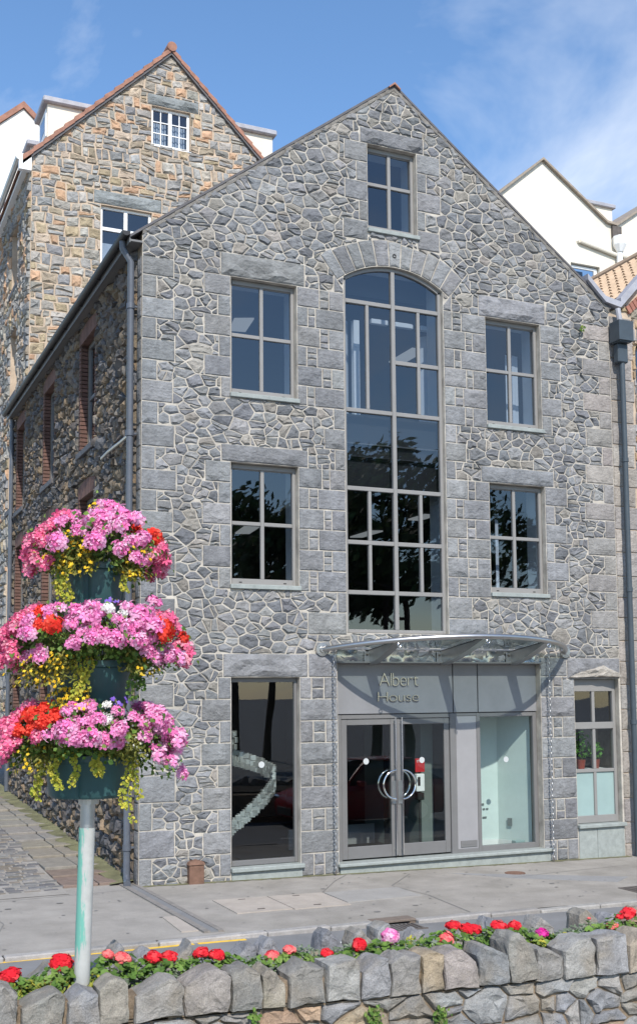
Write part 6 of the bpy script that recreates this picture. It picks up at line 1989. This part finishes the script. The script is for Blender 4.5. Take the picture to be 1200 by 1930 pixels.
for (ti, k, sec), hs2 in beds.items():
    c = axis(TIER[ti][5]); cen = sum((h[0] for h in hs2), Vector()) / len(hs2)
    where = {'back': 'at the back of the %s tub', 'left side': 'on the left side of the %s tub', 'right side': 'on the right side of the %s tub', 'front': 'spilling over the front of the %s tub', 'top': 'standing highest above the %s tub'}[sec] % TIER[ti][0]
    root = thing('trailing_geranium', '%s trailing geranium flowers %s' % (CN[k], where), 'flower', (cen.x, cen.y, TIER[ti][2]), 'geraniums in the flower tower')
    lf = MB(); sm_ = MB()
    for (p, d, e) in hs2:
        nrm = (d * (1.1 - max(e, 0) * .6) + Vector((0, 0, .35 + max(e, 0)))).normalized()
        eul = nrm.to_track_quat('Z', 'Y').to_euler()
        place(rng.choice(U[k]), 'flower_head', root, p, eul, rng.uniform(.042, .068) * (.72 if k == 'iw' else 1))
        base = Vector((c.x + d.x * TIER[ti][4] * .75, c.y + d.y * TIER[ti][4] * .75, TIER[ti][2]))
        sm_.tube([base, (base + p) / 2 + Vector((0, 0, .04)), p - nrm * .02], .003, 4, (.14, .17, .06), caps=False)
        for _ in range(20):
            t = rng.uniform(.35, 1.08); pp_ = base.lerp(p, t) + Vector((rng.gauss(0, .045), rng.gauss(0, .045), rng.gauss(-.02, .04)))
            pp_ -= d * rng.uniform(0.0, .06)
            one_leaf(lf, pp_, (d + Vector((rng.uniform(-.7, .7), rng.uniform(-.7, .7), rng.uniform(0, 1)))).normalized(), rng.uniform(.022, .042), jit(rng.choice(GREEN), rng, .25), .25, 1.15)
    sm_.build('stems', M['leaf'], root)
    tag(lf.build('foliage', M['leaf'], root), kind='stuff')
# yellow daisies on wiry stems, creeping jenny strands, a little blue lobelia
def daisies(ti, s0, s1, e0, e1, n, lab, pal=((.80, .50, .03), (.85, .60, .05)), rr0=.9, r=.014, leafn=4, name='yellow_daisy', grp='small flowers in the flower tower'):
    nm, zb, zt, rb, rt, zc, rad, hz = TIER[ti]; c = axis(zc); fl = MB(); lf = MB(); st_ = MB()
    pts = []
    for _ in range(n):
        s = rng.uniform(s0, s1); f = math.sqrt(max(0, 1 - s * s)); d = VR * s + VD * f; e = rng.uniform(e0, e1)
        p = Vector((c.x, c.y, 0)) + d * rad * rr0 * rng.uniform(.85, 1.15) * (math.cos(max(e, -.3)) * .6 + .4); p.z = zc + hz * e * 1.1; pts.append(p)
        nrm = (d + Vector((rng.uniform(-.6, .6), rng.uniform(-.6, .6), rng.uniform(0, .9)))).normalized(); u = nrm.orthogonal().normalized(); v = nrm.cross(u); col = jit(rng.choice(pal), rng, .12)
        vs = [p + nrm * .003]
        for k in range(10): 
            a = k * .6283; q_ = r * (1.0 if k % 2 == 0 else .62) * rng.uniform(.85, 1.2); vs.append(p + u * math.cos(a) * q_ + v * math.sin(a) * q_)
        fl.add(vs, [(0, 1 + k, 1 + (k + 1) % 10) for k in range(10)], col)
        base = Vector((c.x + d.x * rt * .8, c.y + d.y * rt * .8, zt)); st_.tube([base, (base + p) / 2 + Vector((0, 0, .03)), p], .0016, 3, (.2, .2, .06), caps=False)
        for _ in range(leafn):
            pp_ = base.lerp(p, rng.uniform(.4, 1)) + Vector((rng.gauss(0, .03), rng.gauss(0, .03), rng.gauss(-.01, .03)))
            one_leaf(lf, pp_, Vector((rng.uniform(-1, 1), -1, rng.uniform(-.2, 1))).normalized(), rng.uniform(.010, .019), jit(rng.choice([(.20, .21, .04), (.26, .24, .05), (.14, .16, .035)]), rng, .2), .2, 2.2)
    cen = sum(pts, Vector()) / len(pts)
    root = thing(name, lab, 'flower', (cen.x, cen.y, zt), grp)
    tag(fl.build('blossoms', M['petal'], root), kind='stuff'); tag(lf.build('foliage', M['leaf'], root), kind='stuff'); st_.build('stems', M['leaf'], root)
daisies(0, -.85, -.05, -.75, .55, 95, 'yellow daisies tumbling over the left front of the top tub')
daisies(0, -.35, .15, .9, 1.5, 16, 'airy yellow daisies standing above the top tub against the dark wall', leafn=3)
daisies(0, .5, .85, -.75, .1, 55, 'yellow daisies hanging over the right side of the top tub')
daisies(1, -.98, -.35, -1.5, -.5, 90, 'yellow daisies hanging below the left side of the middle tub')
daisies(1, .5, .9, -1.2, -.5, 14, 'sparse yellow daisies hanging below the right side of the middle tub', leafn=8)
daisies(2, -.8, -.05, .75, 1.35, 80, 'yellow daisies standing above the left side of the bottom tub')
daisies(2, -.99, -.6, -.9, .1, 34, 'yellow daisies at the far left of the bottom tub')
daisies(1, .0, .5, 1.0, 1.2, 9, 'violet blue lobelia flowers above the front of the middle tub', ((.22, .12, .55), (.30, .18, .62)), r=.018)
daisies(2, .35, .7, .85, 1.05, 7, 'violet blue lobelia flowers above the right of the bottom tub', ((.22, .12, .55), (.30, .18, .62)), r=.018)
def jenny(ti, sl3, lab, lmax, bright=True):
    nm, zb, zt, rb, rt, zc, rad, hz = TIER[ti]; c = axis(zc); lf = MB(); st_ = MB(); x_ = []
    for s in sl3:
        f = math.sqrt(max(0, 1 - s * s)); d = VR * s + VD * f; L_ = lmax * rng.uniform(.6, 1.1); pth = []
        for k in range(14):
            t = k / 13; r = rt * .95 + .10 * min(1, t * 3) + rng.uniform(-.006, .006); p = Vector((c.x, c.y, 0)) + d * r; p.z = zt + .02 + .03 * math.sin(min(1, t * 4) * 3.14) - L_ * max(0, t - .1); p.x += .02 * math.sin(t * 7 + s * 9); pth.append(p)
            if k:
                for sg in (-1, 1):
                    for _ in range(2):
                        round_leaf(lf, p + VR * sg * rng.uniform(.006, .02) + Vector((0, 0, rng.uniform(-.015, .015))) + VD * rng.uniform(-.01, .02), (VD + VR * sg * .5 + Vector((0, 0, rng.uniform(-.3, .9)))).normalized(), rng.uniform(.009, .015), jit(rng.choice([(.42, .42, .05), (.34, .38, .05), (.52, .46, .06)] if bright else GREEN), rng, .18))
        st_.tube(pth, .0018, 4, (.25, .22, .08)); x_.append(pth[0])
    cen = sum(x_, Vector()) / len(x_)
    root = thing('trailing_jenny', lab, 'plant', (cen.x, cen.y, zt), 'trailing strands in the flower tower')
    st_.build('stems', M['leaf'], root); tag(lf.build('foliage', M['leaf'], root), kind='stuff')
jenny(0, [-.72, -.66, -.6, -.8], 'yellow green strands trailing down the left of the top tub', .34)
jenny(0, [.62, .70], 'yellow green strands trailing down the right of the top tub', .22)
jenny(1, [-.20, -.10, -.30], 'yellow green strands hanging over the front of the middle tub', .30)
jenny(1, [.66, .74, .80], 'olive strands hanging over the right of the middle tub', .32, False)
jenny(2, [-.62, -.56, -.27], 'yellow green strands hanging over the left front of the bottom tub', .33)
jenny(2, [.60, .70, .80], 'long yellow green strands hanging over the right of the bottom tub', .48)
jenny(2, [-.9, -.84], 'thin yellow green strands hanging at the far left of the bottom tub', .50)
jenny(2, [.10, .14], 'short yellow green strand over the middle of the bottom tub', .16)
# green gap at the lower right of the bottom tier
daisies(2, .25, .65, -.35, .35, 26, 'leafy white flowered filler at the right front of the bottom tub', ((.8, .8, .74), (.7, .7, .5)), r=.010, leafn=22)

# ================================================================== ACROSS THE STREET (seen in the glass)
def tree(x, y, h, lean, seed, lab, dens, spread):
    rg = random.Random(seed); root = thing('pine_tree', lab, 'tree', (x, y, gz(x) - RO), 'pines across the street')
    tk = MB(); path = [(x + lean * (t ** 1.5) + .25 * math.sin(t * 5 + seed), y + .2 * math.sin(t * 4), gz(x) - .2 + h * .86 * t) for t in [k / 8 for k in range(9)]]
    tk.tube(path, .3, 10, radii=[.20 * (1 - .75 * k / 8) for k in range(9)]); cr = MB(); lim = []
    for i in range(15):
        t = rg.uniform(.5, 1.0); k = min(7, int(t * 8)); p = Vector(path[k]).lerp(Vector(path[k + 1]), t * 8 - k) if k < 8 else Vector(path[-1])
        a = rg.uniform(0, 6.28); L_ = spread * (1.15 - .6 * abs(t - .62)) * rg.uniform(.6, 1.1)
        e = p + Vector((math.cos(a) * L_, math.sin(a) * L_, L_ * rg.uniform(.1, .6))); m_ = (p + e) / 2 + Vector((0, 0, -.15 * L_))
        tk.tube([p, m_, e], .06, 6, radii=[.09, .06, .02]); lim += [e, (m_ + e) / 2, e + Vector((rg.uniform(-.8, .8), rg.uniform(-.8, .8), rg.uniform(-.3, .7)))]
    lim.append(Vector(path[-1]) + Vector((0, 0, .8)))
    tk.build('trunk', M['bark'], root)
    for c in lim:
        R_ = rg.uniform(.7, 1.35) * spread / 3.6; tint = rg.uniform(.7, 1.25)
        for _ in range(dens):
            p = Vector((rg.gauss(0, .5), rg.gauss(0, .5), rg.gauss(0, .33)))
            nrm = (p + Vector((rg.uniform(-1, 1), rg.uniform(-1, 1), rg.uniform(-.4, 1)))).normalized(); s = rg.uniform(.12, .24)
            u = nrm.orthogonal().normalized(); v = nrm.cross(u); q0 = c + p * R_; w_ = u * s * 1.3; z_ = v * s * .55
            col = tuple(ch * tint * rg.uniform(.75, 1.25) for ch in (.065, .10, .045)); cr.add([q0 - w_, q0 + z_, q0 + w_, q0 - z_], [(0, 1, 2, 3)], col)
    cr.build('crown', M['leaf'], root)
tree(16.6, -25.5, 15.0, 1.2, 1, 'tall dark pine across the street mirrored in the arched window', 85, 3.6)
tree(20.2, -27.5, 14.2, -.8, 2, 'broad dark pine across the street mirrored right of the tallest one', 85, 3.8)
tree(11.0, -27, 11.4, .3, 3, 'dense dark pine across the street mirrored in the left windows', 80, 3.4)
tree(26.5, -26.5, 13.2, .8, 4, 'open branched pine across the street mirrored in the right windows', 42, 3.9)
tree(14.0, -31, 12.2, -.3, 5, 'far dark pine across the street mirrored low in the arched window', 70, 3.6)

# red hatchback parked beyond the right edge, mirrored in the shop glass
car = thing('parked_car', 'red hatchback parked on the street and mirrored in the display window', 'car', (6.9, -6.6, gz(6.9) - RO))
zg = gz(6.9) - RO
def loft(sections, name, m, parent, smooth=True):
    q = MB(); n = len(sections[0]); vs = [p for s in sections for p in s]; fs = []
    for i in range(len(sections) - 1):
        for k in range(n):
            k2 = (k + 1) % n; fs.append((i * n + k, (i + 1) * n + k, (i + 1) * n + k2, i * n + k2))
    fs += [tuple(range(n)), tuple(range(len(vs) - 1, len(vs) - n - 1, -1))]
    q.add(vs, fs); return q.build(name, m, parent, smooth=smooth)
def csec(x, hw, z0, z1, r=.10):
    y0 = -6.6
    return [(x, y0 - hw + .06, zg + z0), (x, y0 - hw, zg + z0 + .10), (x, y0 - hw, zg + z1 - r), (x, y0 - hw + r * .9, zg + z1), (x, y0 + hw - r * .9, zg + z1), (x, y0 + hw, zg + z1 - r), (x, y0 + hw, zg + z0 + .10), (x, y0 + hw - .06, zg + z0)]
body = loft([csec(5.02, .62, .36, .58), csec(5.10, .76, .24, .70), csec(5.5, .84, .20, .82), csec(6.2, .86, .18, .92), csec(7.2, .87, .18, .95), csec(8.3, .86, .18, .98), csec(8.9, .84, .22, .96), csec(9.05, .74, .34, .80)], 'body', M['red_paint'], car)
cab = loft([csec(6.15, .72, .88, .95), csec(6.85, .64, .88, 1.38, .14), csec(7.4, .63, .88, 1.46, .16), csec(8.1, .63, .88, 1.44, .16), csec(8.95, .68, .88, .98)], 'cabin_glass', mat('dark_car_glass', (.01, .012, .014), .08, spec=.8), body)
q = MB(); q.bbox(6.88, 8.3, -7.14, -6.06, zg + 1.44, zg + 1.475, .014); q.build('roof_panel', M['red_paint'], body)
for sx in (6.84, 7.55, 8.3):
    for sy in (-1, 1):
        q = MB(); q.tube([(sx - (.55 if sx < 7 else 0), -6.6 + sy * .735, zg + .93), (sx, -6.6 + sy * .63, zg + 1.44)], .03, 6); q.build('pillar', M['red_paint'], body)
for sx in (5.85, 8.25):
    for sy in (-1, 1):
        w = MB(); w.lathe([(.20, -.09), (.29, -.09), (.31, -.05), (.31, .05), (.29, .09), (.20, .09)], 24, (sx, -6.6 + sy * .79, zg + .31), axis='y'); wo = w.build('wheel', M['rubber'], car, smooth=True)
        w = MB(); w.lathe([(.19, -.095), (.05, -.08), (.05, .08), (.19, .095)], 12, (sx, -6.6 + sy * .79, zg + .31), axis='y'); w.build('rim', M['steel'], wo)
for sy in (-1, 1):
    q = MB(); q.bbox(5.04, 5.28, -6.6 + sy * .58 - .16, -6.6 + sy * .58 + .16, zg + .55, zg + .68, .03); q.build('headlight', M['chrome'], body)
    q = MB(); q.bbox(6.5, 6.68, -6.6 + sy * .92 - .09, -6.6 + sy * .92 + .09, zg + .92, zg + 1.04, .02); q.build('mirror', M['red_paint'], body)
q = MB(); q.bbox(5.0, 5.06, -7.0, -6.2, zg + .30, zg + .46, .01); q.build('grille', M['rubber'], body)
bpy.context.view_layer.update()
